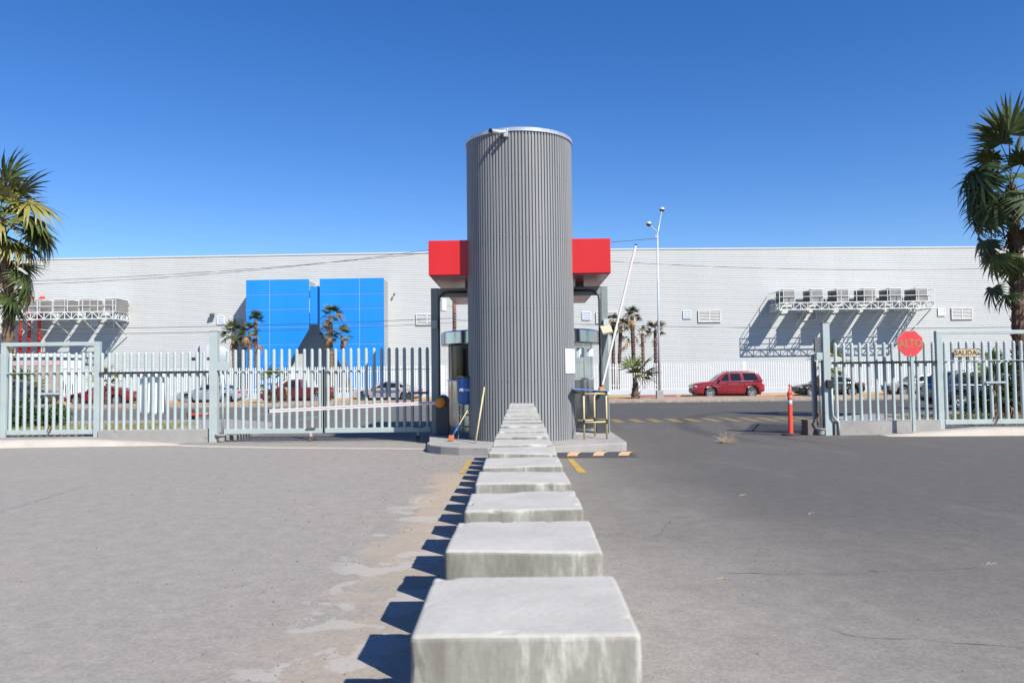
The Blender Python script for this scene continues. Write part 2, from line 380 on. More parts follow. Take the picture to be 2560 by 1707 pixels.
    L(n, pos, spots.inputs['Vector'])
    wob = ma('ADD', spots.outputs['Distance'], ma('MULTIPLY', noise(14., 2.), .06))
    sm = ma('MULTIPLY', rng(wob, .088, .07), ma('MULTIPLY', rng(X, 2.2, 3.2), .55))
    c = mixc(sm, c, (.035,.03,.028))
    L(n, c, p.inputs['Base Color']); p.inputs['Roughness'].default_value = .82; p.inputs['Specular IOR Level'].default_value = .4
    bu = N(n, 'ShaderNodeBump', Strength=.55, Distance=.006); L(n, co, bu.inputs['Height']); L(n, bu.outputs[0], p.inputs['Normal'])
    return m
M['asphalt'] = asphalt()

def paint(name, col, rough=.28, metal=.0, dirt=0):
    return mat(name, col, rough, metal, .04, 3, coat=.8, world=False)
# ------------------------------------------------------------------ setting: ground
def sheet(name, poly, z, m, kind='structure', label=None):
    mb = MB(); mb.add([(x, y, z) for x, y in poly], [tuple(range(len(poly)))])
    o = mb.build(name, m); o['kind'] = kind
    if label: o['label'] = label
    return o
sheet('ground', [(-2500,-600),(2500,-600),(2500,3000),(-2500,3000)], -.02, M['sand'])
sheet('road', [(-90,-12),(95,-12),(95,47.6),(-90,47.6)], 0, M['asphalt'])
sheet('parking_lane', [(-90,53),(95,53),(95,57.65),(-90,57.65)], .0, M['asphalt'])
# traffic island
isl = [(-2.1,18.2),(-2.08,17.55),(-1.96,17.15),(-1.7,16.82),(-1.3,16.55),(-.7,16.33),(0,16.28),(.7,16.5),(1.3,16.8),(1.8,16.97),(2.1,17.04),(2.2,17.14),(2.24,17.4),(2.3,25.2),(2.1,25.6),(-2.1,25.6),(-2.3,25.2),(-2.3,20)]
o = MB().prism(isl, lambda u,v,w_: (u,v,w_), -.05, .17).build('traffic_island', M['island'], bevel=.02, seg=3); o['kind'] = 'structure'
ISZ = .17
# kerbed walks left and right of the gates
def walk(sign, foot, x_in, x_out):
    """sloped pale kerb + grey concrete apron up to the fence line"""
    n = 26; mb = MB(); mc = MB(); prof = []
    for i in range(n+1):
        t = i/n; X = x_in + (x_out-x_in)*t
        h = .17*min(1, (t*abs(x_out-x_in)/2.6))**.8
        f = foot(t)
        prof.append((X, f, h))
    vs = []; 
    for X, f, h in prof: vs += [(X, f, -.02), (X, f+.06, h*.72), (X, f+.20, h*.97+.004), (X, f+.42, h+.006)]
    fs = [(4*i+k, 4*i+4+k, 4*i+5+k, 4*i+1+k) for i in range(n) for k in range(3)]
    mb.add(vs, fs); o = mb.build('kerb', M['kerb'], smooth=True); o['kind'] = 'structure'
    vs = []
    for X, f, h in prof: vs += [(X, f+.42, h+.002), (X, 21.3, max(h+.01, .012)), (X, 21.3, -.03)]
    fs = [(3*i+k, 3*i+3+k, 3*i+4+k, 3*i+1+k) for i in range(n) for k in range(2)]
    mc.add(vs, fs); o = mc.build('sidewalk', M['walk']); o['kind'] = 'structure'
walk(-1, lambda t: 19.85 - .5*min(1,t*1.6)+ .06*math.sin(t*9), -8.6, -22.5)
walk(1, lambda t: 20.15 - .32*min(1,t*2.0), 9.1, 22.5)
# pale gutter strip on the entry side
mb = MB()
a = [(355,1108,1112),(500,1113,1117.5),(700,1117,1121),(900,1119,1122.5),(1050,1120,1123),(1075,1121,1123.5)]
tp = [atZ(x, y0, .004) for x, y0, y1 in a]; bt = [atZ(x, y1, .004) for x, y0, y1 in a]
mb.add(tp+bt, [(i, i+1, len(a)+i+1, len(a)+i) for i in range(len(a)-1)])
o = mb.build('gutter_strip', M['kerb']); o['kind'] = 'structure'
# paved aprons and turf behind the fences
o = MB().prism([(-7.6,21.5),(-7.7,24.5),(-8.6,28),(-11,30.4),(-40,30.6),(-40,21.5)], lambda u,v,w_:(u,v,w_), -.05, .13).build('sidewalk', M['walk'], bevel=.03); o['kind']='structure'
o = MB().prism([(9.4,21.5),(9.5,24),(10.6,27.4),(13,29.6),(40,30.0),(40,21.5)], lambda u,v,w_:(u,v,w_), -.05, .13).build('sidewalk', M['walk'], bevel=.03); o['kind']='structure'
# median
mb = MB(); mb.box(-90,95,47.6,47.95,-.05,.15); o = mb.build('kerb', M['medkerb'], bevel=.03); o['kind']='structure'
mb = MB(); n = 60; ys = [(47.95,.14),(49,.17),(51,.2),(52.8,.19),(53.1,-.02)]
for i in range(n+1):
    X = -90+185*i/n
    for (y, z) in ys: mb.v.append(Vector((X, y+rnd.uniform(-.1,.1)*(47.95<y<53), z+rnd.uniform(-.015,.02)*(z>.1))))
for i in range(n):
    for k in range(4): mb.f.append((i*5+k, i*5+5+k, i*5+6+k, i*5+1+k))
o = mb.build('median_strip', M['sand'], smooth=True); o['kind']='structure'
# far kerb, painted, and the far walk
x0, x1, x2 = XX(640,57.6), XX(1595,57.6), XX(1690,57.6)
for a, b, m in ((-90, x1, 'kerby'), (x1, x2, 'kerbr'), (x2, 95, 'kerby')):
    o = MB().box(a, b, 57.65, 57.85, -.05, .16).build('kerb', M[m], bevel=.02); o['kind']='structure'
sheet('sidewalk', [(-90,57.85),(95,57.85),(95,61.9),(-90,61.9)], .15, M['walk'])
sheet('yard', [(-90,62),(95,62),(95,76),(-90,76)], .12, M['patch'])
# painted markings
for i in range(15):
    X = 2.55 + .655*i + rnd.uniform(-.03,.03)
    o = sheet('road_marking', [(X,27.35),(X+.33,27.35),(X+.33,29.6),(X,29.6)], .005, M['ydash'])
def gsheet(name, pts, z, m): return sheet(name, [tuple(atZ(x,y,z))[:2] for x,y in pts], z, m)
gsheet('road_marking', [(1417,1145),(1431,1145),(1467,1181),(1446,1181)], .004, M['yline'])
gsheet('road_marking', [(1171,1150),(1182,1150),(1160,1182),(1148,1182)], .004, M['yline'])
sheet('road_marking', [(-10.5,26.9),(-2.4,26.9),(-2.4,27.0),(-10.5,27.0)], .004, M['ydash'])
gsheet('asphalt_patch', [(1850,1086),(2052,1087),(2052,1056),(1888,1056)], .004, M['patch'])
# long cracks
mb = MB()
def crack(pts, w_):
    P = [atZ(x, y, .003) for x, y in pts]; Q = []
    for i in range(len(P)-1):
        k = max(2, int((P[i+1]-P[i]).length/.12))
        for j in range(k): Q.append(P[i].lerp(P[i+1], j/k))
    Q.append(P[-1]); b = len(mb.v); ph = rnd.random()*9
    for i, q in enumerate(Q):
        t = (Q[min(i+1,len(Q)-1)]-Q[max(i-1,0)]).normalized(); nn = Vector((-t.y,t.x,0))
        ww = w_*(.35+.65*abs(math.sin(i*.7+ph)))*rnd.uniform(.1,.6); q = q + nn*rnd.uniform(-.025,.025)
        mb.v += [q-nn*ww, q+nn*ww]
    mb.f += [(b+2*i, b+2*i+1, b+2*i+3, b+2*i+2) for i in range(len(Q)-1)]
crack([(0,1278),(60,1262),(130,1240),(190,1222),(255,1212)], .009)
crack([(1600,1288),(1680,1292),(1790,1291),(1900,1286),(2050,1281)], .008)
crack([(1677,1300),(1660,1322),(1640,1340),(1720,1354),(1800,1360)], .008)
crack([(1800,1432),(1980,1434),(2150,1432),(2300,1424),(2450,1418)], .007)
crack([(2080,1575),(2160,1590),(2300,1598),(2450,1610),(2560,1618)], .007)
crack([(2340,1290),(2450,1330),(2560,1350)], .008)
o = mb.build('asphalt_crack', M['crack'], fix=False); o['kind'] = 'structure'
# loose gravel and small debris
mb = MB()
for i in range(700):
    X = rnd.choice((rnd.gauss(-1.4,.8), rnd.uniform(-6,7))); Y = rnd.uniform(3, 18)
    s = rnd.uniform(.003,.010)*(1+Y*.04)
    a = rnd.random()*6.3; v = [(X+s*math.cos(a+k*2.09), Y+s*math.sin(a+k*2.09), 0) for k in range(3)] + [(X, Y, s*1.1)]
    mb.add(v, [(0,1,3),(1,2,3),(2,0,3)])
o = mb.build('gravel', M['rock']); o['kind'] = 'stuff'; o['label'] = 'scattered small stones on the asphalt'

# ------------------------------------------------------------------ row of concrete blocks
ORD = ['second','third','fourth','fifth','sixth','seventh','eighth','ninth','tenth','eleventh','twelfth','thirteenth','fourteenth','fifteenth','sixteenth','seventeenth','eighteenth']
BW, BH, BP, BY0 = .448, 1.09, .7315, 1.569
for i in range(19):
    bx = .0 + rnd.uniform(-.004,.004); y0 = BY0 + BP*i
    mb = MB(); nx = 5
    bm = bmesh.new(); bmesh.ops.create_cube(bm, size=1)
    for v in bm.verts: v.co = Vector((v.co.x*BW, v.co.y*.445, (v.co.z+.5)*(BH+rnd.uniform(-.006,.006))))
    bmesh.ops.bevel(bm, geom=bm.edges[:], offset=.012, segments=3, affect='EDGES', profile=.5)
    long_e = [e for e in bm.edges if e.calc_length() > .1]
    bmesh.ops.subdivide_edges(bm, edges=long_e, cuts=(22 if i < 5 else 8), use_grid_fill=True)
    from mathutils import noise as mn
    sd = Vector((i*7.3, i*3.1, i*1.7))
    for v in bm.verts:
        ex = abs(abs(v.co.x)-BW/2) < .013; ey = abs(abs(v.co.y)-.2225) < .013; ez = abs(v.co.z-BH) < .013
        v.co += mn.noise_vector(v.co*5+sd)*.0022
        if ex+ey+ez >= 2:
            q = max(0, mn.noise(v.co*14+sd)-.30)*.04*(1+.8*(mn.noise(v.co*45+sd)))
            c0 = Vector((0, 0, BH/2 if not ez else BH-.3)); c0 = Vector((0,0,v.co.z)) if not ez else Vector((0,0,BH-.25))
            v.co += (c0-v.co).normalized()*min(q, .009)
    me = bpy.data.meshes.new('concrete_block'); bm.to_mesh(me); bm.free(); me.materials.append(M['block'])
    me.polygons.foreach_set('use_smooth', [False]*len(me.polygons))
    o = inst('concrete_block', me, (bx, y0+.2225, 0), rot=(0,0,rnd.uniform(-.012,.012)))
    lab = ('nearest and largest concrete block, at the bottom edge of the photo' if i == 0 else
           'farthest concrete block of the row, right in front of the ribbed tower' if i == 18 else
           '%s square concrete block of the row, counted from the camera' % ORD[i-1])
    tag(o, lab, 'concrete block', 'concrete blocks in a row leading to the tower')

# ------------------------------------------------------------------ ribbed tower
TC = Vector((0.0, 18.87, 0)); TR = 1.24
tower = thing('round_tower', (TC.x, TC.y, ISZ), 'tall round tower clad in grey vertically ribbed metal sheet', 'tower')
ZT = CAMZ + (868.2-283.5)/1850*17.63 - .09
prof = []; NR = 104
for k in range(NR):
    a = 2*math.pi*k/NR; d = 2*math.pi/NR
    for (f, r) in ((0, TR), (.48, TR), (.58, TR-.034), (.90, TR-.034)): prof.append((a+f*d, r))
mb = MB(); n = len(prof); zs = [ISZ+.005, ISZ+1.40, ISZ+1.406, 3.15, 3.156, 4.72, 4.726, 6.1, 6.106, ZT]
for j, z in enumerate(zs):
    for (a, r) in prof:
        rr = r; mb.v.append(TC + Vector((rr*math.cos(a), rr*math.sin(a), z)))
for j in range(len(zs)-1):
    for k in range(n): mb.f.append((j*n+k, j*n+(k+1)%n, (j+1)*n+(k+1)%n, (j+1)*n+k))
mb.build('ribbed_cladding', M['steel'], tower, fix=False)
mb = MB(); mb.lathe([(TR-.03,ZT-.03),(TR+.022,ZT-.03),(TR+.025,ZT+.05),(TR+.012,ZT+.055),(TR-.03,ZT+.055),(TR-.03,ZT-.03)], TC, 96); mb.build('rim', M['rim'], tower)
mb = MB(); mb.lathe([(0.001,ZT-.02),(TR-.03,ZT-.02)], TC, 48); mb.build('roof_plate', M['rim'], tower)
mb = MB()
for z in (1.5, 3.1, 4.66, 6.05):
    for k in range(0, NR, 2):
        a = 2*math.pi*(k+.28)/NR
        if math.sin(a) > .15: continue
        c = TC + Vector(((TR+.006)*math.cos(a), (TR+.006)*math.sin(a), z)); mb.obox(c, (.009,.009,.009), Euler((0,0,a)))
o = mb.build('screw_heads', M['portal'], tower); o['kind'] = 'stuff'
# security camera
cb = atY(1264, 330, 17.75); cb.z -= .07; sc_ = thing('security_camera', (cb.x, cb.y, cb.z), 'small silver security camera bracketed to the rim of the tower', 'security camera')
MB().box(cb.x-.045, cb.x+.055, cb.y-.16, cb.y+.05, cb.z-.09, cb.z+.10).build('bracket', M['rim'], sc_, bevel=.01)
mb = MB(); e = cb + Vector((-.31,-.30,.0)); mb.tube([cb+Vector((-.02,-.13,.03)), cb.lerp(e,.5)+Vector((0,-.03,.01)), e], [.045,.055,.055], 12); mb.build('camera_housing', M['rim'], sc_, smooth=True, auto=40)
mb = MB(); mb.tube([e+Vector((-.002,-.002,0)), e+Vector((-.03,-.03,0))], [.045,.05], 12); mb.build('lens', M['black'], sc_)
mb = MB(); mb.bar(cb+Vector((0,-.1,-.08)), cb+Vector((-.1,-.22,-.11)), .10, .02); mb.build('arm', M['cabinet'], sc_)
# notice on the tower: follows the curve of the cladding
na0 = math.acos((XX(1414,18.2)-TC.x)/(TR+.012)); na1 = math.acos(min(.999,(XX(1440,18.55)-TC.x)/(TR+.012)))
nt_ = thing('paper_notice', (1.05, 18.1, 1.3), 'white printed paper notice taped to the right side of the tower', 'notice')
z0, z1 = ZZ(1425,933,18.3), ZZ(1425,872,18.3)
def curved(mbx, a_, b_, za, zb, off):
    k = 6; b = len(mbx.v)
    for zq in (za, zb):
        for i in range(k+1):
            th = -(a_ + (b_-a_)*i/k); mbx.v.append(TC + Vector(((TR+off)*math.cos(th), (TR+off)*math.sin(th), zq)))
    mbx.f += [(b+i, b+i+1, b+k+2+i, b+k+1+i) for i in range(k)]
mb = MB(); curved(mb, na0, na1, z0, z1, .012); mb.build('sheet', M['paper'], nt_)
mb = MB()
for i in range(17):
    za = z1-.05-i*.030; curved(mb, na0+(na1-na0)*.12, na0+(na1-na0)*rnd.uniform(.55,.9), za-.006, za, .0145)
mb.build('print', M['print'], nt_)

# ------------------------------------------------------------------ canopy + portal frame
CY0, CY1, CX0, CX1 = 18.6, 26.1, -2.13, 2.10
CZ0, CZ1 = ZZ(1480,684,CY0), ZZ(1480,596,CY0)
can = thing('entrance_canopy', (0, 20.4, ISZ), 'red box canopy behind the tower on a grey green portal frame', 'canopy')
MB().box(CX0, CX1, CY0, CY1, CZ0+.012, CZ1).build('fascia', M['red'], can, bevel=.012)
for i in range(5):
    ya = CY0+.05+i*1.48
    MB().box(CX0+.05, CX1-.05, ya, ya+1.46, CZ0-.01, CZ0+.01).build('soffit_panel', M['soffit'], can)
PY = 20.4; pz = ZZ(1085,721.5,PY)
for a, b in ((1079.5,1095.5),(1505,1519.5)):
    MB().box(XX(a,PY), XX(b,PY)+.02, PY-.09, PY+.09, ISZ, pz).build('post', M['portal'], can, bevel=.01)
MB().box(XX(1095.5,PY)+.021, XX(1505,PY)-.001, PY-.08, PY+.08, pz-.22, pz-.004).build('beam', M['portal'], can, bevel=.01)
for x in (-1.3, 0, 1.5): MB().box(x-.1,x+.1,PY-.1,PY+.1,pz-.003,CZ0-.011).build('beam_pad', M['cabinet'], can)
for s, xc in ((1, XX(1100,PY)), (-1, XX(1500,PY))):
    mb = MB(); yb = PY-.12
    pts = [(xc,yb,ISZ+.9)] + [(xc,yb,pz-.35)] + [(xc+s*.22*(1-math.cos(t)), yb, pz-.33+.22*math.sin(t)) for t in [k*math.pi/8 for k in range(1,5)]] + [(xc+s*.7,yb,pz-.11)]
    mb.tube(pts, .028, 8); mb.build('conduit', M['cabinet'], can, smooth=True)
p = atY(1085, 812, PY-.15)
o = MB().box(p.x-.07,p.x+.09,p.y-.07,p.y+.05,p.z-.1,p.z+.12).build('junction_box', M['greycab'], can, bevel=.01)
# floodlight on the right post
p = atY(1514, 805, PY-.18); fl = thing('floodlight', tuple(p), 'boxy grey and cream floodlight fixed high on the right portal post', 'floodlight')
MB().box(p.x-.06,p.x+.07,p.y-.05,p.y+.08,p.z-.09,p.z+.07).build('bracket_box', M['lampg'], fl, bevel=.01)
mb = MB(); q = atY(1516, 824, PY-.3); mb.obox(q, (.26,.34,.07), Euler((R(38),R(-12),0))); mb.build('lamp_head', M['cardb'], fl, bevel=.015)

# ------------------------------------------------------------------ guard booth
BC = Vector((-.02, 22.0, 0)); BR = 1.98
booth = thing('guard_booth', (BC.x, BC.y, ISZ), 'round stainless steel guard booth with wraparound windows behind the tower', 'booth')
zb0, zb1 = ZZ(1121,862,20.9), ZZ(1121,826,20.6)
zs_ = ZZ(1121,951,20.4)
mb = MB(); mb.lathe([(BR-.04,ISZ),(BR,ISZ),(BR,zs_),(BR-.04,zs_),(BR-.04,ISZ)], BC, 64); mb.build('wall', M['stainless'], booth, smooth=True, auto=30)
mb = MB(); mb.lathe([(0.01,zb0),(BR+.16,zb0),(BR+.18,zb0+.03),(BR+.18,zb1-.03),(BR+.16,zb1),(.01,zb1+.02)], BC, 64); mb.build('roof', M['stainless'], booth, smooth=True, auto=30)
mb = MB(); mb.lathe([(BR+.02,zs_-.02),(BR+.03,zs_),(BR-.05,zs_+.02)], BC, 64); mb.build('sill', M['rim'], booth, smooth=True)
mb = MB(); mb.lathe([(.01,ISZ+.1),(BR-.05,ISZ+.1)], BC, 32); mb.build('floor', M['cabinet'], booth)
# windows: left panes and mullions painted black for the dark interior, right clear
for k in range(8):
    a0 = math.pi*2*k/8 + R(12); a1 = a0 + math.pi/4 - R(2.2); am = (a0+a1)/2
    right = math.cos(am) > -.15
    mb = MB(); mb.lathe([(BR-.02,zs_+.02),(BR-.02,zb0)], BC, 8, a0, a1, closed=False)
    mb.build('window', M['glass'] if right else M['boothd'], booth, smooth=True)
    mb = MB(); mb.lathe([(BR-.05,zs_),(BR-.005,zs_),(BR-.005,zb0),(BR-.05,zb0)], BC, 1, a1+R(.1), a1+R(2.1), closed=False); mb.build('mullion', M['stainless'] if right else M['black'], booth)
p = thing('office_chair', (1.15, 21.9, ISZ+.1), 'tan office chair seen through the right booth window', 'chair')
MB().box(.95,1.35,21.7,22.1,.75,.85).build('seat', M['tan'], p, bevel=.03)
MB().box(.95,1.4,22.08,22.18,.9,1.95).build('backrest', M['tan'], p, bevel=.05)
MB().tube([(1.15,21.9,.27),(1.15,21.9,.75)], .03, 8).build('stem', M['black'], p)
for nm, (xa, ya, xb, yb) in {'sheet of paper taped high inside the booth window beside the tower':(1441,869,1461,893), 'sheet of paper taped high in the right booth window near its edge':(1467,872,1483,890)}.items():
    a = atY(xa, ya, 20.75); b = atY(xb, yb, 20.75)
    if xa > 1460: a = atY(xa,ya,21.25); b = atY(xb,yb,21.25)
    o = MB().box(a.x,b.x,a.y-.002,a.y+.002,b.z,a.z).build('paper_notice', M['paper']); tag(o, nm, 'notice')

# ------------------------------------------------------------------ barriers
def barrier(name, cx, hub, tip, label, cyl=20.2, hr=1.):
    b = thing(name, (cx, cyl, ISZ), label, 'barrier gate', 'car park barriers either side of the booth')
    hz = 1.12
    w_ = .155
    poly = [(-w_,ISZ),(w_,ISZ),(w_,ISZ+.86)] + [(w_*math.cos(t), ISZ+.86+w_*.75*math.sin(t)) for t in [k*math.pi/10 for k in range(1,10)]] + [(-w_,ISZ+.86)]
    MB().prism(poly, lambda u,v,q:(cx+u,q,v), cyl-.14, cyl+.16).build('cabinet', M['cabinet'], b, bevel=.01)
    hood = [(w_*1.08*math.cos(t), ISZ+.80+w_*1.15*math.sin(t)+.02) for t in [k*math.pi/12 for k in range(0,13)]]
    MB().prism(hood, lambda u,v,q:(cx+u,q,v), cyl-.06, cyl+.17).build('hood', M['greycab'], b, bevel=.01)
    mb = MB(); mb.tube([(hub.x, cyl-.145, hub.z),(hub.x,cyl-.27,hub.z),(hub.x,cyl-.31,hub.z)], [.135*hr,.13*hr,.07*hr], 24); mb.build('hub', M['orange'], b, smooth=True, auto=40)
    t = (tip-hub).normalized(); yv = cyl-.22
    A = Vector((hub.x,yv,hub.z))+t*.12; B = Vector((tip.x,yv,tip.z))
    mb = MB(); mb.bar(A, B, .05, .085); mb.build('arm', M['armw'], b, bevel=.012)
    nrm = Vector((-t.z,0,t.x)).normalized()
    mb = MB()
    for s in (-.012,): mb.bar(A+nrm*s+Vector((0,-.026,0)), B+nrm*s+Vector((0,-.026,0)), .004, .014)
    mb.build('stripe', M['armr'], b)
    MB().bar(B-t*.002, B+t*.03, .054, .09).build('end_cap', M['black'], b)
h = atY(1101,1006,20.0); tp_ = atY(674,1027.5,20.0)
barrier('barrier_gate', XX(1106,20.2), h, tp_, 'lowered barrier with white arm across the entry lane, left of the booth')
h = atY(1503,974,20.0); tp_ = atY(1589,614,20.0)
barrier('barrier_gate', XX(1503,20.2), h, tp_, 'raised barrier with white arm pointing up at the exit, right of the booth', hr=.55)

# ------------------------------------------------------------------ small things on the island
def P3(px, py, Y): return atY(px, py, Y)
t = thing('tall_stand', (1.6,18.5,ISZ), 'tall stand of pale yellow poles with a blue top, right of the tower', 'stool')
legs = [(1.385,18.1),(1.90,18.2),(1.70,18.98),(1.19,18.88)]
for (x, y) in legs: MB().tube([(x,y,ISZ),(x,y,1.24)], .021, 10).build('leg', M['wood'], t, smooth=True)
for z in (.555, 1.19):
    for i in range(4):
        a, b = legs[i], legs[(i+1)%4]; MB().tube([(a[0],a[1],z+(i%2)*.03),(b[0],b[1],z+(i%2)*.03)], .018, 8).build('crossbar', M['wood'], t, smooth=True)
    for (x, y) in legs: MB().tube([(x,y,z-.04),(x,y,z+.06)], .027, 10).build('tape_wrap', M['tape'], t)
mb = MB(); mb.add([(1.14,18.05,1.285),(1.93,18.15,1.235),(1.74,19.02,1.235),(1.15,18.92,1.30)]+[(1.14,18.05,1.31),(1.93,18.15,1.262),(1.74,19.02,1.262),(1.15,18.92,1.325)], [(0,3,2,1),(4,5,6,7),(0,1,5,4),(1,2,6,5),(2,3,7,6),(3,0,4,7)])
mb.build('seat', M['bluep'], t, bevel=.008)
MB().obox((1.96,18.2,1.2),(.06,.06,.05)).build('joint', M['white'], t)
# pole leaning on the tower
a = atZ(1188.5,1108,ISZ); b = atY(1211,968,17.88)
o = MB().tube([a, b], .019, 10).build('wooden_pole', M['wood'], smooth=True); tag(o, 'pale yellow wooden pole leaning against the left side of the tower', 'pole')
# blue drum on a rack, broom
dx, dy = -1.30, 18.75
t = thing('rack', (dx,dy,ISZ), 'dark thin rack holding the blue drum in the shade left of the tower', 'rack')
for sx_ in (-.17,.17):
    for sy_ in (-.17,.17): MB().bar((dx+sx_,dy+sy_,ISZ),(dx+sx_,dy+sy_,.98),.025).build('leg', M['gate_dark'], t)
for z in (.45,.72,.97):
    for sy_ in (-.17,.17): MB().bar((dx-.18,dy+sy_,z),(dx+.18,dy+sy_,z),.02).build('crossbar', M['gate_dark'], t)
t = thing('blue_drum', (dx,dy,.985), 'blue plastic drum with white lettering standing on the rack beside the tower', 'drum')
mb = MB(); mb.lathe([(.01,.985),(.17,.985),(.19,1.02),(.21,1.5),(.22,1.52),(.22,1.56),(.19,1.58),(.01,1.59)], (dx,dy,0), 28); mb.build('body', M['bluep'], t, smooth=True, auto=35)
mb = MB(); mb.lathe([(.225,1.56),(.232,1.57),(.232,1.60),(.18,1.625),(.01,1.635)], (dx,dy,0), 28); mb.build('lid', M['cabinet'], t, smooth=True, auto=35)
me = text_mesh('PENN', .095, M['white'], .003, .25)
o = inst('lettering', me, (dx-.02,dy-.216,1.30), t, rot=(R(90),0,R(-6)))
t = thing('broom', (-1.55,18.3,ISZ), 'broom with blue grip and orange brush leaning in the shade left of the tower', 'broom')
a = Vector((-1.60,18.05,ISZ+.05)); b = Vector((-1.12,18.55,1.05)); d = (b-a)
MB().tube([a+d*.12,b], .014, 8).build('handle', M['wood'], t, smooth=True)
MB().tube([a+d*.08,a+d*.36], .022, 8).build('grip', M['bluep'], t, smooth=True)
MB().obox(a+d*.03,(.12,.07,.12)).build('brush', mat('orange brush',(.5,.14,.04),.8), t, bevel=.01)

# ------------------------------------------------------------------ wheel stop
t = thing('wheel_stop', (1.3,15.9,0), 'black rubber wheel stop with orange patches beside the last concrete blocks', 'wheel stop')
wx0, wx1 = .40, XX(1591,15.8); wy = 15.75
prof = [(0,0),(.15,0),(.125,.085),(.11,.10),(.04,.10),(.025,.085)]
n = len(prof); vs = [(wx0,wy+u,v) for u,v in prof]+[(wx1-.10,wy+u,v) for u,v in prof]+[(wx1, wy+u*.9+.007, v*.35) for u,v in prof]
fs = [tuple(range(n))]+[(j*n+i,j*n+(i+1)%n,(j+1)*n+(i+1)%n,(j+1)*n+i) for j in range(2) for i in range(n)]+[tuple(2*n+i for i in reversed(range(n)))]
mb = MB(); mb.add(vs, fs); mb.build('body', M['rubber'], t, bevel=.006)
for xa in (1417,1481.5,1545):
    x = XX(xa,15.75); wq = .205; sk = .05
    mb = MB(); mb.add([(x,wy+.018,.0865),(x+wq,wy+.018,.0865),(x+sk+wq,wy+.04,.1035),(x+sk,wy+.04,.1035),(x+sk+.05,wy+.11,.1035),(x+sk+wq+.05,wy+.11,.1035),(x-.02,wy+.0085,.04),(x+wq-.02,wy+.0085,.04)],
       [(0,1,2,3),(3,2,5,4),(6,7,1,0)]); mb.build('reflective_patch', M['stopy'], t, fix=False)

# ------------------------------------------------------------------ fences and gates
GY = 20.9
def picket_mesh(h, r=.043):
    mb = MB(); n = 12
    prof = [(r,0),(r,h-.06)] + [(r*math.cos(t), h-.06+.06*math.sin(t)) for t in (R(25),R(50),R(75))]
    mb.lathe(prof, (0,0,0), n); b = len(mb.v)-n; mb.f.append(tuple(b+k for k in range(n)))
    me = mb.mesh('picket', M['gate'], smooth=True); me.set_sharp_from_angle(angle=R(60)); return me
def pickets(parent, xs, z0, zt, Y=GY):
    me = picket_mesh(zt-z0)
    for i, x in enumerate(xs): inst('picket', me, (x+rnd.uniform(-.004,.004), Y, z0+rnd.uniform(-.003,.003)), parent, rot=(rnd.uniform(-.004,.004), rnd.uniform(-.004,.004), 0))
def lin(a, b, n): return [a+(b-a)*i/(n-1) for i in range(n)]
def thin_rail(parent, x0, x1, z, Y=GY):
    MB().box(x0,x1,Y-.075,Y-.02,z-.008,z+.008).build('rail', M['gate'], parent)
def post(name, px0, px1, z0, zt, label, Y=GY, d=.19, m='gate'):
    x0, x1 = XX(px0,Y-.09), XX(px1,Y-.09)
    t = thing(name, ((x0+x1)/2, Y, z0), label, 'post')
    MB().box(x0,x1,Y-.1,Y+.1,z0-.05,zt).build('column', M[m], t, bevel=.006)
    MB().box(x0-.006,x1+.006,Y-.106,Y+.106,zt,zt+.012).build('cap', M['rust'], t)
    return t, x0, x1
# --- left
lp, lx0, lx1 = post('gate_post', 523.5, 542, 0, ZZ(532,829,GY), 'tall pale green steel gate post left of the closed entry gate')
rp, rx0, rx1 = post('gate_post', 2060, 2077, 0, ZZ(2065,808,GY), 'tall pale green steel gate post right of the exit opening')
# entry gate: two leaves
zt = ZZ(572,873.8,GY); zb = ZZ(572,1073,GY); zr = ZZ(700,927,GY)
for j, (a, b, nn, lab) in enumerate(((569.5, 799.5, 13, 'left leaf of the closed pale green picket gate in the entry lane'), (820, 1069, 14, 'right leaf of the closed picket gate, half in the tower shadow'))):
    x0, x1 = XX(a,GY), XX(b,GY)
    t = thing('gate_leaf', ((x0+x1)/2, GY, 0), lab, 'gate', 'leaves of the entry gate')
    pickets(t, lin(x0, x1, nn), zb-.01, zt)
    MB().box(x0-.08, x1+.08, GY-.055, GY+.055, zb-.12, zb+.005).build('bottom_rail', M['gate'], t, bevel=.006)
    thin_rail(t, x0-.08, x1+.08, zr)
    xe = (x1+.12) if j == 0 else (x0-.12)
    MB().box(xe-.03, xe+.03, GY-.06, GY+.06, zb-.12, zr+.03).build('stile', M['gate' if j else 'gate_dark'], t)
    xh = x0-.13 if j == 0 else x1+.13
    MB().tube([(xh,GY,.18),(xh,GY,zr+.02)], .03, 10).build('hinge_pipe', M['gate'], t, smooth=True)
    xw = x0+2.02*(1.06) if j == 0 else x1-.25
    if j == 0:
        xw = XX(779,GY)
    MB().bar((xw,GY-.06,zb-.1),(xw,GY-.06,.12),.06).build('drop_bolt', M['gate'], t)
    MB().box(xw-.12,xw+.12,GY-.10,GY-.057,zb-.0,zb+.025).build('bolt_plate', M['rust'], t)
    mb = MB(); mb.tube([(xw,GY-.09,.06),(xw,GY-.03,.06)], .055, 12); mb.build('caster', M['rust'], t)
    if j == 1:
        MB().box(x0+.02, x0+.42, GY-.10, GY-.076, zr-.02, zr+.03).build('latch_bar', M['gate'], t)
        MB().box(x1-.35, x1+.05, GY-.10, GY-.07, 1.18, 1.24).build('lock_bar', M['gate_dark'], t)
# hinge foot at the left post
mb = MB(); xh = lx1+.09; mb.lathe([(.01,.02),(.09,.02),(.11,.14),(.16,.17),(.16,.2),(.01,.2)], (xh,GY-.02,0), 12); o = mb.build('hinge_foot', M['island'], lp)
MB().box(lx1+.001, lx1+.28, GY-.09, GY+.02, zr+.03, zr+.24).build('hinge_bracket', M['gate'], lp, bevel=.005)

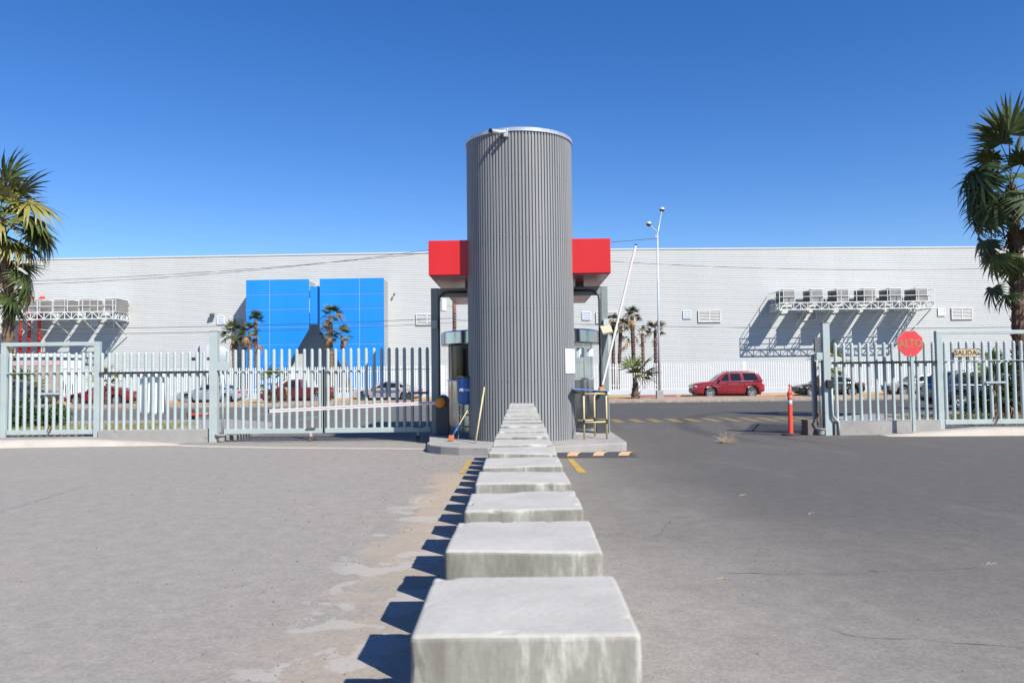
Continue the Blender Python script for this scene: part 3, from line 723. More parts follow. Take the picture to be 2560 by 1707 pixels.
def fence_panel(px0, px1, n, label, low_label, yt, ybot, yr, ref, wall_px, conduit=False):
    zt, zb, zr = ZZ(ref,yt,GY), ZZ(ref,ybot,GY), ZZ(ref,yr,GY)
    x0, x1 = XX(px0,GY), XX(px1,GY)
    t = thing('picket_fence', ((x0+x1)/2, GY, zb), label, 'fence')
    pickets(t, lin(x0, x1, n), zb-.02, zt)
    xa, xb = XX(wall_px[0],GY), XX(wall_px[1],GY)
    mb = MB(); mb.box(xa, xb, GY-.10, GY-.02, zr+.022, zr+.028); mb.box(xa, xb, GY-.028, GY-.022, zr-.03, zr+.0215); mb.box(xa, xb, GY-.10, GY-.03, zr-.032, zr-.028)
    mb.build('channel_rail', M['gate_dark'], t)  # shade below the top flange is painted into the dark colour
    wl = MB().box(xa, xb, GY-.13, GY+.13, -.05, zb-.004).build('low_wall', M['island'], bevel=.012)
    tag(wl, low_label, 'wall'); return t, zb, x0, x1
fl_, zbl, _, _ = fence_panel(255.5, 511, 15, 'pale green picket fence with dark rail between gate frame and tall left post', 'low concrete wall under the left picket fence', 880, 1072.7, 931, 390, (252,523))
fr_, zbr, _, _ = fence_panel(2090, 2334, 13, 'pale green picket fence behind the stop sign', 'low concrete wall under the right picket fence', 855.5, 1051, 906, 2200, (2079,2342))
# bright capping and conduit on the right wall
xa, xb = XX(2079,GY), XX(2342,GY)
MB().box(xa, xb, GY-.135, GY+.135, zbr-.002, zbr+.012).build('capping', M['rim'], fr_)
pts = [(xa-.06,GY-.15,1.25),(xa-.06,GY-.15,.62),(xa-.05,GY-.15,.5),(xa+.02,GY-.15,.40),(xa+.09,GY-.15,.34),(xa+.09,GY-.15,.02)]
MB().tube(pts, .03, 10).build('conduit', M['gate'], rp, smooth=True)
MB().box(xa-.19, xa-.03, GY-.2, GY-.101, 1.22, 1.42).build('lock_box', M['black'], rp, bevel=.01)
# framed gates at both ends
def framed(pa, pb, pi0, pi1, n, ytop, ybase, yt, yr, label, lock):
    ref = (max(pa,0)+min(pb,2560))/2
    x0, x1 = XX(pa,GY), XX(pb,GY); z0, z1 = .12, ZZ(ref,ytop,GY)
    t = thing('framed_gate', ((x0+x1)/2, GY, z0), label, 'gate')
    for x in (x0, x1-.14): MB().box(x, x+.14, GY-.07, GY+.07, z0, z1-.101).build('frame_post', M['gate'], t, bevel=.006)
    MB().box(x0, x1, GY-.07, GY+.07, z1-.10, z1).build('frame_head', M['gate'], t, bevel=.006)
    zb = .36; zt = ZZ(ref, yt, GY); zr = ZZ(ref, yr, GY)
    pickets(t, lin(XX(pi0,GY), XX(pi1,GY), n), zb-.02, zt)
    xm = (x0+x1)/2 + (0 if lock is None else lock)
    for a, b in ((x0+.17, xm-.005), (xm+.005, x1-.17)):
        MB().box(a, b, GY-.05, GY+.05, zb-.12, zb).build('bottom_rail', M['gate'], t, bevel=.005)
        thin_rail(t, a, b, zr)
    MB().box(xm-.25, xm+.25, GY-.085, GY-.05, 1.28, 1.33).build('latch_bar', M['gate'], t)
    mb = MB(); mb.tube([(xm,GY-.08,1.28),(xm+.05,GY-.09,1.2),(xm,GY-.09,1.1),(xm-.03,GY-.085,1.17),(xm+.02,GY-.08,1.27)], .014, 6); mb.build('chain', M['rust'], t)
    mb = MB(); mb.tube([(xm-.05,GY-.08,.26),(xm+.04,GY-.09,.40),(xm-.02,GY-.09,.48),(xm-.06,GY-.085,.35)], .016, 6); mb.build('drop_chain', M['rust'], t)
framed(5, 251, 26.5, 226, 12, 855.5, 1088, 881.5, 931, 'framed pale green picket gate at the left edge of the photo', .03)
framed(2341, 2668, 2363, 2650, 16, 826, 1063, 852.5, 901, 'framed pale green picket gate with the SALIDA plate at the right edge', -.2)
# stub of fence beyond the left frame
t = thing('picket_fence', (XX(-20,GY),GY,.1), 'sliver of picket fence at the far left edge', 'fence'); pickets(t, [XX(-2,GY)-.19*i for i in range(4)], .34, 2.35); MB().box(XX(-80,GY), XX(2,GY), GY-.05,GY+.05,.22,.34).build('bottom_rail', M['gate'], t)
# open exit leaf, swung inwards and seen end on
t = thing('gate_leaf', (7.72,21.0,0), 'open exit gate leaf swung back beside the right gate post, seen end on', 'gate', 'leaves of the exit gate')
me = picket_mesh(1.75)
ang = (Vector((8.77,24.3,0))-Vector((7.62,21.05,0)))
for i in range(15):
    q = Vector((7.62,21.15,0)) + ang*(i/14); inst('picket', me, (q.x,q.y,.34), t)
a, b = Vector((7.62,21.05,0)), Vector((8.80,24.4,0))
MB().bar(a+Vector((0,0,.3)), b+Vector((0,0,.3)), .09, .12).build('bottom_rail', M['gate'], t)
MB().bar(a+Vector((0,0,1.86)), b+Vector((0,0,1.86)), .05, .02).build('rail', M['gate'], t)
MB().bar(a+Vector((0,-.03,.24)), a+Vector((0,-.03,1.9)), .06, .05).build('stile', M['gate_dark'], t)
MB().tube([(rx0-.07,GY,.18),(rx0-.07,GY,1.9)], .032, 10).build('hinge_pipe', M['gate'], rp, smooth=True)
MB().box(rx0-.17, rx0-.001, GY-.08, GY+.02, 1.93, 2.12).build('hinge_bracket', M['gate'], rp, bevel=.005)
MB().box(rx0-.19, rx0-.05, GY-.02, GY+.06, 2.14, 2.5).build('stop_plate', M['gate_dark'], rp, bevel=.005)
mb = MB(); mb.lathe([(.01,.02),(.09,.02),(.1,.12),(.13,.16),(.13,.18),(.01,.18)], (rx0-.1,GY-.03,0), 12); mb.build('hinge_foot', M['island'], rp)
MB().obox((rx0-.33,21.05,.2),(.26,.3,.4),Euler((0,0,.2))).build('counterweight', M['rock'], rp, bevel=.01)
MB().tube([(rx0-.16,GY-.08,.3),(rx0-.22,GY-.1,.42),(rx0-.14,GY-.1,.5),(rx0-.2,GY-.09,.62)], .025, 6).build('chain', M['rust'], rp)

# ALTO sign
sx, sy = XX(2276,20.4), 20.4
sg = thing('stop_sign', (sx,sy,.12), 'red octagonal ALTO stop sign on a pale post before the right fence', 'sign')
MB().box(sx-.018+.03, sx+.055+.03, sy-.03, sy+.03, .10, ZZ(2280,880,sy)).build('post', M['gate'], sg, bevel=.004)
cz = ZZ(2276, 858.5, sy); ro = .325/math.cos(R(22.5))*.98
poly = [(ro*math.cos(R(22.5+45*k)), ro*math.sin(R(22.5+45*k))) for k in range(8)]
MB().prism(poly, lambda u,v,q:(sx+u,q,cz+v), sy-.045, sy-.04).build('edge', M['cream'], sg)
MB().prism([(u*.975,v*.975) for u,v in poly], lambda u,v,q:(sx+u,q,cz+v), sy-.049, sy-.0452).build('plate', M['stop'], sg)
me = text_mesh('ALTO', .225, M['olive'], .002, 0, 1.0, .004)
inst('lettering', me, (sx,sy-.052,cz-.01), sg, rot=(R(90),0,0), scale=(.98,1.22,1))
for z in (.29,-.29): MB().obox((sx,sy-.052,cz+z),(.02,.01,.02)).build('bolt', M['rim'], sg)
# SALIDA plate
a, b = atY(2384,872,GY-.1), atY(2443,892,GY-.1)
sg = thing('exit_plate', ((a.x+b.x)/2,GY-.1,b.z), 'small cream plate lettered SALIDA wired to the right framed gate', 'sign')
MB().box(a.x,b.x,GY-.108,GY-.1,b.z,a.z).build('edge', M['frame_b'], sg, bevel=.004)
MB().box(a.x+.014,b.x-.014,GY-.111,GY-.1082,b.z+.014,a.z-.014).build('plate', M['cream'], sg)
me = text_mesh('SALIDA', .175, M['ink'], .0015, 0, 1.02, .004)
inst('lettering', me, ((a.x+b.x)/2,GY-.1135,(a.z+b.z)/2), sg, rot=(R(90),0,0), scale=(.96,1,1))

# banner behind the left fence
mb = MB(); ca, cb_ = XX(350,GY+.16), XX(413,GY+.16); za, zb_ = ZZ(380,932,GY), ZZ(380,1036,GY); nx, nz = 48, 14
for j in range(nz+1):
    for i in range(nx+1):
        u, v = i/nx, j/nz
        mb.v.append(Vector((ca+(cb_-ca)*u + .03*v*math.sin(u*9), GY+.10+.05*math.sin(u*25.1+v*1.2)*(.25+v*.75)+.03*v, za+(zb_-za)*v*(1+.02*math.sin(u*13)))))
for j in range(nz):
    for i in range(nx): q = j*(nx+1)+i; mb.f.append((q,q+1,q+nx+2,q+nx+1))
o = mb.build('banner', M['cloth'], smooth=True, fix=False); o.modifiers.new('solid','SOLIDIFY').thickness = .003
tag(o, 'white cloth banner hung behind the pickets of the left fence', 'banner')

# ------------------------------------------------------------------ delineators
def delineator(label, loc, rot=(0,0,0)):
    t = thing('traffic_delineator', (0,0,0), label, 'traffic post', 'orange traffic delineator posts')
    mb = MB(); mb.lathe([(.01,0),(.235,0),(.235,.03),(.2,.05),(.08,.06),(.01,.06)], (0,0,0), 32); mb.build('base', M['rubber'], t, smooth=True, auto=30)
    mb = MB(); mb.lathe([(.068,.05),(.06,.1),(.055,1.02),(.066,1.025),(.066,1.10),(.055,1.11),(.03,1.16),(.022,1.2),(.022,1.27),(.03,1.28),(.028,1.31),(.01,1.32)], (0,0,0), 24); mb.build('tube', M['delin'], t, smooth=True, auto=35)
    for z in (.80,.98): 
        mb = MB(); mb.lathe([(.0565,z),(.0585,z+.003),(.0585,z+.10),(.0565,z+.103)], (0,0,0), 24); mb.build('reflective_band', M['reflect'], t, smooth=True)
    t.location = loc; t.rotation_euler = rot
p = atZ(1977,1088,0); delineator('upright orange delineator post with two silver bands at the exit opening', (p.x,p.y,0))
p = atZ(478,1052,0); delineator('fallen orange delineator lying on the road behind the entry gate', (p.x,p.y,.24), (0,R(88),R(-24)))

# ------------------------------------------------------------------ dry weed and straws
mb = MB(); c = atZ(1812,1108,0)
for i in range(170):
    a = rnd.uniform(-.5,2.4) if i % 3 else rnd.uniform(-1.2,3.4); l = rnd.uniform(.12,.42)*(1.5 if i < 8 else 1); up = rnd.uniform(.05,.85)
    p0 = c + Vector((rnd.uniform(-.04,.08),rnd.uniform(-.05,.05),.01)); d = Vector((math.cos(a),math.sin(a)*.6,up))*l
    q = p0+d*.55+Vector((0,0,.02)); e = p0+d+Vector((0,0,-.03*rnd.random())); s = .0035
    mb.add([p0+Vector((-s,0,0)),p0+Vector((s,0,0)),q+Vector((s,0,s)),q-Vector((s,0,0)),e], [(0,1,2,3),(3,2,4)])
o = mb.build('dry_weed', M['straw'], fix=False); tag(o, 'small clump of dry straw coloured weed lying on the exit lane', 'weed')
mb = MB()
for (px, py) in ((1806,1446),(1862,1237),(2480,1408),(2028,1282)):
    for k in range(3):
        c = atZ(px+rnd.uniform(-12,12),py+rnd.uniform(-2,2),.004); a = rnd.uniform(-.5,.5); l = rnd.uniform(.012,.035)
        d = Vector((math.cos(a),math.sin(a),rnd.uniform(0,.15)))*l; s = Vector((0,.002,.002)); mb.add([c-d-s,c+d-s,c+d+s,c-d+s],[(0,1,2,3)])
o = mb.build('straw_litter', M['straw'], fix=False); tag(o, 'bits of straw scattered over the exit lane', kind='stuff')

# ------------------------------------------------------------------ plants
def frond_mesh(seed, m, nb=22, Rr=.95, pl=.75, spread=230, droop=.35, fold=.25, cheap=False, hang=0):
    r = random.Random(seed); mb = MB()
    mb.tube([(0,0,0),(pl*.35,0,.03+hang*.0010),(pl*.7,0,.02+hang*.0012),(pl,0,-.01)], [.022,.017,.014,.011], 4)
    hr_ = Matrix.Rotation(R(hang), 3, 'Y')
    for i in range(nb):
        a = R(-spread/2 + spread*i/(nb-1)) + r.uniform(-.04,.04)
        l = Rr*(.62+.38*math.cos(a*.55))*r.uniform(.86,1.08)
        dr = droop*r.uniform(.6,1.5); seg = 3 if cheap else 4; w0 = Rr*(.085 if cheap else .068)
        d = Vector((math.cos(a),math.sin(a),0)); nn = Vector((-d.y,d.x,0)); b = len(mb.v)
        for k in range(seg+1):
            t = k/seg; ww = w0*(.45+1.5*t if t < .45 else 1.12*(1-t)/.55)*.62 + .001
            c = Vector((pl,0,0)) + d*l*(t-.28*dr*t*t*t) + Vector((0,0,-dr*l*t**2.4*1.1 + .10*math.sin(i*1.7)*t*.6))
            z = fold*ww*(1 if i % 2 else -1)
            P0 = Vector((pl,0,0)); ga = Vector((0,0,-.10*hang/60*t*t*l)) if hang else Vector((0,0,0))
            mb.v += [P0+hr_@(c-nn*ww+Vector((0,0,-z))-P0)+ga, P0+hr_@(c+nn*ww+Vector((0,0,z))-P0)+ga]
        mb.f += [(b+2*k,b+2*k+1,b+2*k+3,b+2*k+2) for k in range(seg)]
    return mb.mesh('frond', m, fix=False)
FR = {}
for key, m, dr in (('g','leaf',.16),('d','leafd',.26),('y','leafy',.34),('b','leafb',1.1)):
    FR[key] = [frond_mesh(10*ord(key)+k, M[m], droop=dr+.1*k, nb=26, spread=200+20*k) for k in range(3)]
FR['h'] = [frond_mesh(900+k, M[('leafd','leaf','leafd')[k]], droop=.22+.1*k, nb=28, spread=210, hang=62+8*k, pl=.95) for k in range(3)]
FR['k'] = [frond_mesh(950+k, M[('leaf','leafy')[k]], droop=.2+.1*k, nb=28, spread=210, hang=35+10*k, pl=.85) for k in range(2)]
FRS = {}
for key, m, dr in (('g','leaf',.15),('d','leafd',.25),('y','leafy',.3),('b','leafb',1.2)):
    FRS[key] = [frond_mesh(20*ord(key)+k, M[m], nb=15, droop=dr, cheap=True, spread=170) for k in range(2)]
def trunk(parent, pts, rs, m, boots=0, top=None):
    r = rnd; mb = MB(); n = 10; P = []; RR = []
    for i in range(len(pts)-1):
        a, b = Vector(pts[i]), Vector(pts[i+1]); k = max(2,int((b-a).length/.16))
        for j in range(k): P.append(a.lerp(b,j/k)); RR.append((rs[i]+(rs[i+1]-rs[i])*j/k)*(1.0+(.10 if len(P)%2 else -.06)+r.uniform(-.05,.05)))
    P.append(Vector(pts[-1])); RR.append(rs[-1]); mb.tube(P, RR, n)
    for q in range(boots):
        t = r.random()**.75; i = min(int(t*(len(P)-1)),len(P)-1); a = r.random()*6.283; d = Vector((math.cos(a),math.sin(a),0)); u = Vector((-d.y,d.x,0))
        c = P[i]+d*RR[i]*.9; l = r.uniform(.10,.2)*max(.6,RR[i]/.16); ww = .035*max(.6,RR[i]/.16)
        mb.add([c-u*ww, c+u*ww, c+Vector((0,0,-.08)), c+d*l*.6+Vector((0,0,l*.8))-u*ww*.5, c+d*l*.6+Vector((0,0,l*.8))+u*ww*.5], [(0,1,4,3),(1,2,4),(2,0,3),(2,3,4)])
    return mb.build('trunk', M[m], parent, smooth=False)
def palm(base, top, r0, r1, label, n=40, size=1.0, keys='gggdy', skirt=6, seed=1, mids=None, set_=FR, lo=-40, hi=80, boots=60, tm='trunk', lower=None, group='fan palms'):
    t = thing('palm_tree', base, label, 'palm tree', group); r = random.Random(seed)
    top = Vector(top); mid = [Vector(m_) for m_ in (mids or [])]
    trunk(t, [base]+mid+[top], [r0]+[r0+(r1-r0)*(i+1)/(len(mid)+1) for i in range(len(mid))]+[r1], tm, boots)
    for i in range(n):
        u = i/max(1,n-1); el = hi-(hi-lo)*u**.85 + r.uniform(-8,8); az = i*137.5+r.uniform(-18,18)
        key = keys[r.randrange(len(keys))]
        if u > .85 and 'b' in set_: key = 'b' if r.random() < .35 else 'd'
        me = r.choice(set_[key]); s = size*r.uniform(.85,1.12)*(1 if u > .15 else .9)
        c = top + Vector((0,0,-.45*size*u + .1))
        inst('frond', me, c, t, rot=Euler((r.uniform(-.5,.5), -R(el), R(az)), 'XYZ'), scale=(s,s,s))
    for i in range(skirt):
        az = r.uniform(0,360); c = top+Vector((0,0,-size*r.uniform(.5,1.1)))
        s = size*r.uniform(.6,.85); inst('frond', r.choice(set_['b']), c, t, rot=Euler((r.uniform(-.4,.4), R(r.uniform(50,80)), R(az)),'XYZ'), scale=(s,s,s))
    if lower:
        for (dz, az, el, key, s) in lower:
            inst('frond', r.choice(set_[key]), top+Vector((0,0,dz)), t, rot=Euler((r.uniform(-.3,.3), -R(el), R(az)),'XYZ'), scale=(s*size,)*3)
    return t
# big palms
p = atY(14, 960, 25); tl = atY(2, 556, 25)
palm((p.x,25,.13),(tl.x,25,tl.z), .17,.12,'large fan palm at the left edge behind the framed gate', n=13, size=1.12, keys='ggyyd', skirt=2, seed=4, mids=[(atY(24,740,25).x,25,atY(24,740,25).z)],
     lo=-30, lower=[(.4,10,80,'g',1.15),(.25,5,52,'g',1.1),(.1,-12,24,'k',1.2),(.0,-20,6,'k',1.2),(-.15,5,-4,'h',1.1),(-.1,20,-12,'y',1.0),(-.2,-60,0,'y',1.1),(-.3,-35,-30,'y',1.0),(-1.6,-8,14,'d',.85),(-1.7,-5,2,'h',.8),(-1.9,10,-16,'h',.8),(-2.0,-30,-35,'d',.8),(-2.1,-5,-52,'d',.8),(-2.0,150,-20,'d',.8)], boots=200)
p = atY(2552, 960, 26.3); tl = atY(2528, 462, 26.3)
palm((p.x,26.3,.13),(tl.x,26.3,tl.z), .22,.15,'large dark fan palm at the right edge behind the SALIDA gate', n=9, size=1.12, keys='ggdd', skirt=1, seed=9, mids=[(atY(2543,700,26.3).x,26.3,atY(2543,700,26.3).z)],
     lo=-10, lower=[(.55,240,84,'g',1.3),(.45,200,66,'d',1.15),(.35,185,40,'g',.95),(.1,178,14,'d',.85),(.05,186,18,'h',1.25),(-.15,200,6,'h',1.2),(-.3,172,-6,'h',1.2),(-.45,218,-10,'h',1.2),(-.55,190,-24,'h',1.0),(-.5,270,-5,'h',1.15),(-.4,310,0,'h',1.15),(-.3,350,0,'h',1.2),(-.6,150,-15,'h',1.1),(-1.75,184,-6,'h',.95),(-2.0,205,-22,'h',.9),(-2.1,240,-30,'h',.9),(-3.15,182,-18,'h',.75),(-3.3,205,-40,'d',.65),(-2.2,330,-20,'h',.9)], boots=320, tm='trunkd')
# palms along the far fence
def fpalm(px, ptop, pbase, Y, label, r=.16, seed=1, n=16, size=1.0, keys='gggdy', **kw):
    tp_ = atY(px, ptop, Y); bs = atY(pbase, 960, Y)
    palm((bs.x,Y,.12),(tp_.x,Y,tp_.z), r, r*.85, label, n=n, size=size, keys=keys, seed=seed, set_=FRS, boots=40, skirt=kw.pop('skirt',2), **kw)
G = 'palms along the far white fence'
fpalm(582, 833, 587, 66.5, 'bushy palm in front of the shaded wall left of the blue facade', 0.133, 11, 20, 0.79, 'gggd', lo=-30, group=G)
fpalm(624, 831, 621, 66.5, 'low palm with yellowing lower fronds before the left blue panel', 0.133, 12, 18, 0.68, 'ggy', lo=-40, group=G, lower=[(-.9,180,-10,'y',1.),(-1.0,150,-25,'y',.9)])
fpalm(639, 800, 642, 66.8, 'taller palm with upright tuft before the left blue panel', 0.156, 13, 12, 0.56, 'gd', lo=25, group=G, lower=[(-.1,0,5,'g',1.),(-2.1,-20,5,'b',1.),(-2.1,10,-5,'b',.9)])
fpalm(826, 790, 829, 66.5, 'tallest palm in front of the right blue panel', 0.187, 14, 16, 0.72, 'ggd', lo=-20, group=G, lower=[(-.2,-5,35,'b',1.1)])
fpalm(817, 832, 822, 66.2, 'lower palm crowding the trunk of the tallest palm before the blue facade', 0.133, 15, 14, 0.56, 'gdy', lo=-30, group=G, lower=[(-.9,200,-60,'b',1.)])
fpalm(854, 838, 872, 66.4, 'leaning palm in front of the right blue panel', 0.133, 16, 14, 0.65, 'ggyd', lo=-25, group=G, lower=[(0,20,70,'y',1.1)])
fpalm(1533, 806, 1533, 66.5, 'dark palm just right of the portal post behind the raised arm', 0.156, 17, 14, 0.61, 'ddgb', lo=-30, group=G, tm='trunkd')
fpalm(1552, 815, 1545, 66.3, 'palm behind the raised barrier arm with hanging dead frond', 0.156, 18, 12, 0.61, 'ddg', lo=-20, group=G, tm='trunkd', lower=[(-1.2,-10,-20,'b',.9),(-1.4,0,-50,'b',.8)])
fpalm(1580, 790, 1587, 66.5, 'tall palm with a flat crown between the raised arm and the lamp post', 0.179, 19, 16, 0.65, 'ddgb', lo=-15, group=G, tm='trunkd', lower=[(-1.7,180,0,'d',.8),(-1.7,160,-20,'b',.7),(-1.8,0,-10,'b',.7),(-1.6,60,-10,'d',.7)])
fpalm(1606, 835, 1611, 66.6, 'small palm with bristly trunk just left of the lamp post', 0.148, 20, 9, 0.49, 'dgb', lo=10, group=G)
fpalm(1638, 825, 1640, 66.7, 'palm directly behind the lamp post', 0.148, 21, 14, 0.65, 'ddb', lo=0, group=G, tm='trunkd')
# young palms on the median
def mpalm(px, pyb, ptop, label, seed, r=.3, n=9, size=1.1, keys='gy', **kw):
    Y = kw.pop('Y', 49.8); bs = atY(px, pyb, Y); tp_ = atY(px, ptop, Y)
    palm((bs.x,Y,.15),(tp_.x,Y,tp_.z), r, r*.35, label, n=n, size=size, keys=keys, seed=seed, set_=FRS, boots=30, skirt=0, group='young palms on the median', tm='trunkd', **kw)
mpalm(1588, 997, 945, 'young palm with bulbous trunk on the median left of the lamp post', 31, .27, 4, 0.96, 'g', lo=50, hi=85, lower=[(0,5,15,'g',1.1),(0,-15,30,'g',1.1),(0,20,0,'g',1.),(0,-40,20,'g',1.1),(0,10,55,'g',1.2)])
mpalm(683, 1008, 958, 'young palm on the median in front of the maroon pickup', 32, .28, 9, 0.80, 'gy', lo=0)
mpalm(268, 1008, 958, 'young palm on the median in front of the dark red sedan', 33, .2, 9, 0.84, 'yy', lo=5)
mpalm(2072, 1000, 905, 'palm on the median partly hidden by the tall right gate post', 34, .2, 10, 1.00, 'y', lo=-30)
mpalm(2480, 1000, 920, 'palm on the median seen through the SALIDA gate pickets', 35, .2, 10, 1.00, 'gy', lo=-20)
t = atZ(62,1055,.13)
palm((t.x,t.y,.13),(t.x,t.y,1.15), .1,.07,'young yellow green palm growing from the bush behind the left framed gate', n=12, size=.75, keys='yyg', seed=41, set_=FRS, boots=20, skirt=0, lo=-20, group=None)
t = atZ(2535,1052,.13)
palm((t.x,t.y+1,.13),(t.x,t.y+1,1.0), .1,.07,'young palm behind the pickets at the right edge', n=14, size=.8, keys='ggd', seed=42, set_=FRS, boots=20, skirt=0, lo=-30, group=None)

def leaf_cloud(name, c, rad, n, s, m, label, cat='bush', seed=1):
    r = random.Random(seed); t = thing(name, (c[0],c[1],c[2]), label, cat); mb = MB()
    lobes = [(Vector((r.uniform(-.6,.6)*rad[0], r.uniform(-.5,.5)*rad[1], r.uniform(.25,.7)*rad[2])), r.uniform(.35,.6)) for _ in range(7)]
    for i in range(n):
        lc, lr = r.choice(lobes); d = Vector((r.gauss(0,1),r.gauss(0,1),r.gauss(0,1))).normalized()*r.random()**.35
        q = Vector(c)+lc+Vector((d.x*rad[0]*lr,d.y*rad[1]*lr,d.z*rad[2]*lr))
        if q.z < c[2]: q.z = c[2]+r.random()*.1
        e = Euler((r.uniform(-1.2,1.2),r.uniform(-1.2,1.2),r.random()*6.3)).to_matrix(); ss = s*r.uniform(.6,1.3)
        mb.add([q+e@Vector((-ss,0,0)), q+e@Vector((0,-ss*.45,0)), q+e@Vector((ss,0,.1*ss)), q+e@Vector((0,ss*.45,0))], [(0,1,2,3)])
    mb.build('foliage', m, t, fix=False, kind=None)
    mb = MB()
    for k in range(6): a = r.random()*6.3; mb.tube([(c[0],c[1],c[2]),(c[0]+math.cos(a)*rad[0]*.3,c[1]+math.sin(a)*rad[1]*.3,c[2]+rad[2]*.5)],[.02,.008],5)
    mb.build('stems', M['trunkd'], t)
    return t
for i, (px, Y, rx, rz, lab) in enumerate(((28,25.6,.55,.95,'dense dark green bush at the left edge behind the framed gate'),(68,25.9,.6,.75,'dark green bush behind the left framed gate, second from the edge'),(122,26.2,.6,.72,'round dark green bush at the right end of the row behind the left framed gate'))):
    c = atY(px, 1060, Y); leaf_cloud('bush', (c.x,Y,.13), (rx,.6,rz), 2600, .05, M['bush'], lab, seed=50+i)
for i, (px, Y, rx, rz, lab) in enumerate(((2462,27.4,.7,.75,'dark shrub in front of the navy car behind the SALIDA gate'),(2512,27.2,.7,1.1,'dark shrub behind the pickets near the right edge'),(2560,27.0,.8,1.6,'shrub at the right edge of the photo behind the pickets'))):
    c = atY(px, 1060, Y); leaf_cloud('bush', (c.x,Y,.13), (rx,.6,rz), 2200, .06, M['bush'] if i < 2 else M['leafd'], lab, seed=60+i)
def turf(x0, x1, y0, y1, n, label):
    mb = MB(); r = random.Random(x0)
    o = sheet('lawn', [(x0,y0),(x1,y0),(x1-.6,y1),(x0,y1)], .136, M['grass'])
    for i in range(n):
        x, y = r.uniform(x0,x1-.2), r.uniform(y0,y1); h = r.uniform(.03,.11)*(1.8 if r.random() < .1 else 1); a = r.random()*6.3
        d = Vector((math.cos(a),math.sin(a),0))*.012; l = Vector((r.uniform(-.03,.03),r.uniform(-.03,.03),h)); c = Vector((x,y,.136))
        mb.add([c-d,c+d,c+l],[(0,1,2)])
    o = mb.build('grass', M['grass'], fix=False); tag(o, label, kind='stuff')
turf(-18,-10.6,21.6,27.2,16000,'patchy dry grass behind the left fence')
turf(12.0,20,21.6,27.0,15000,'patchy dry grass behind the right framed gate')

# ------------------------------------------------------------------ far fence
FY = 62.0
zf1 = ZZ(1600,907,FY); zf0 = ZZ(1600,973,FY)
fxa = XX(152,FY)
t = thing('palisade_fence', (0,FY,.15), 'long white palisade fence on a low wall across the street', 'fence')
MB().box(fxa, 95, FY-.12, FY+.12, .1, zf0).build('low_wall', M['kiosk'], t, bevel=.02)
mb = MB(); x = fxa; k = 0
while x < 95:
    mb.add([(x-.04,FY,zf0),(x+.04,FY,zf0),(x+.04,FY+.04,zf0),(x-.04,FY+.04,zf0),(x-.04,FY,zf1-.05),(x+.04,FY,zf1-.05),(x+.04,FY+.04,zf1-.05),(x-.04,FY+.04,zf1-.05),(x,FY,zf1),(x,FY+.04,zf1)],
           [(0,1,5,8,4),(3,7,9,6,2),(1,2,6,5),(3,0,4,7),(5,6,9,8),(7,4,8,9)]); x += .178
o = mb.build('picket', M['wfence'], t, fix=False); o['kind'] = 'stuff'
for z in (zf0+.32, zf1-.35): MB().box(fxa, 95, FY+.041, FY+.09, z-.03, z+.03).build('rail', M['wfence'], t)
for px in (730, 1503, 1215, 1105, 1860): X = XX(px,FY); MB().box(X-.13,X+.13,FY-.05,FY-.002,.2,zf1+.02).build('post', M['wfence'], t)
# beige wall and low plant room at the left
o = thing('block_wall', (XX(70,60.5),60.5,.15), 'beige block wall with pink coping at the left edge across the street', 'wall')
zt = ZZ(80,902,60.5)
MB().box(XX(-180,60.5), XX(151,60.5), 60.4, 60.65, .1, zt-.36).build('wall', M['beige'], o)
MB().box(XX(-180,60.5)-.03, XX(151,60.5)+.03, 60.36, 60.69, zt-.359, zt).build('coping', M['pink'], o, bevel=.01)
t = thing('plant_room', (XX(70,66),66,.12), 'low grey flat roofed plant room behind the beige wall', 'building')
zt = ZZ(80,893,64); MB().box(XX(-120,64), XX(125,64), 64, 68, .1, zt).build('wall', M['kiosk'], t)
MB().box(XX(-120,64), XX(130,64)+.3, 63.8, 68.3, zt+.001, zt+.28).build('roof_slab', M['white'], t, bevel=.02)
a = XX(33,63.98); MB().box(a, a+.5, 63.97, 63.999, zt-.75, zt-.05).build('window', M['dark'], t)
for i, px in enumerate((164,181.5,199)):
    X = XX(px,60.6); t = thing('vent_stack', (X,60.6,.15), ['white vent cabinet on thin legs, leftmost of three beside the beige wall','white vent cabinet on thin legs, middle of three beside the beige wall','white vent cabinet on thin legs, rightmost of three beside the beige wall'][i], 'cabinet', 'three white vent cabinets')
    MB().box(X-.13,X+.13,60.5,60.8,ZZ(px,921,60.5),ZZ(px,901,60.5)).build('head', M['white'], t, bevel=.01)
    for s in (-.08,.08): MB().tube([(X+s,60.6,.15),(X+s,60.6,ZZ(px,921,60.6))], .035, 8).build('leg', M['white'], t)
# arched kiosk
ka, kb = XX(470,70), XX(548,70); km = (ka+kb)/2; zk0 = ZZ(505,897,70); zk1 = ZZ(505,859,70); hw = (kb-ka)/2
t = thing('arched_kiosk', (km,70,.12), 'pale grey arched kiosk with a central fin beside the tall left post', 'building')
poly = [(-hw,.1),(hw,.1),(hw,zk0)]+[(hw*math.cos(a), zk0+(zk1-zk0)*math.sin(a)) for a in [k*math.pi/12 for k in range(1,12)]]+[(-hw,zk0)]
MB().prism(poly, lambda u,v,q:(km+u,q,v), 70, 73).build('wall', M['kiosk'], t)
MB().box(km-.18,km+.25,69.6,69.999,.1,zk1+.1).build('fin', M['kiosk'], t)
for s in (-1,1):
    a = km+s*.75; MB().box(a-.45,a+.45,69.97,69.999,ZZ(505,900,70),ZZ(505,893,70)).build('window', M['dark'], t)
X = XX(467,63); o = MB().tube([(X,63,.1),(X,63,ZZ(467,832,63))], .04, 8).build('thin_mast', M['pole']); tag(o, 'thin grey mast standing left of the arched kiosk', 'mast')

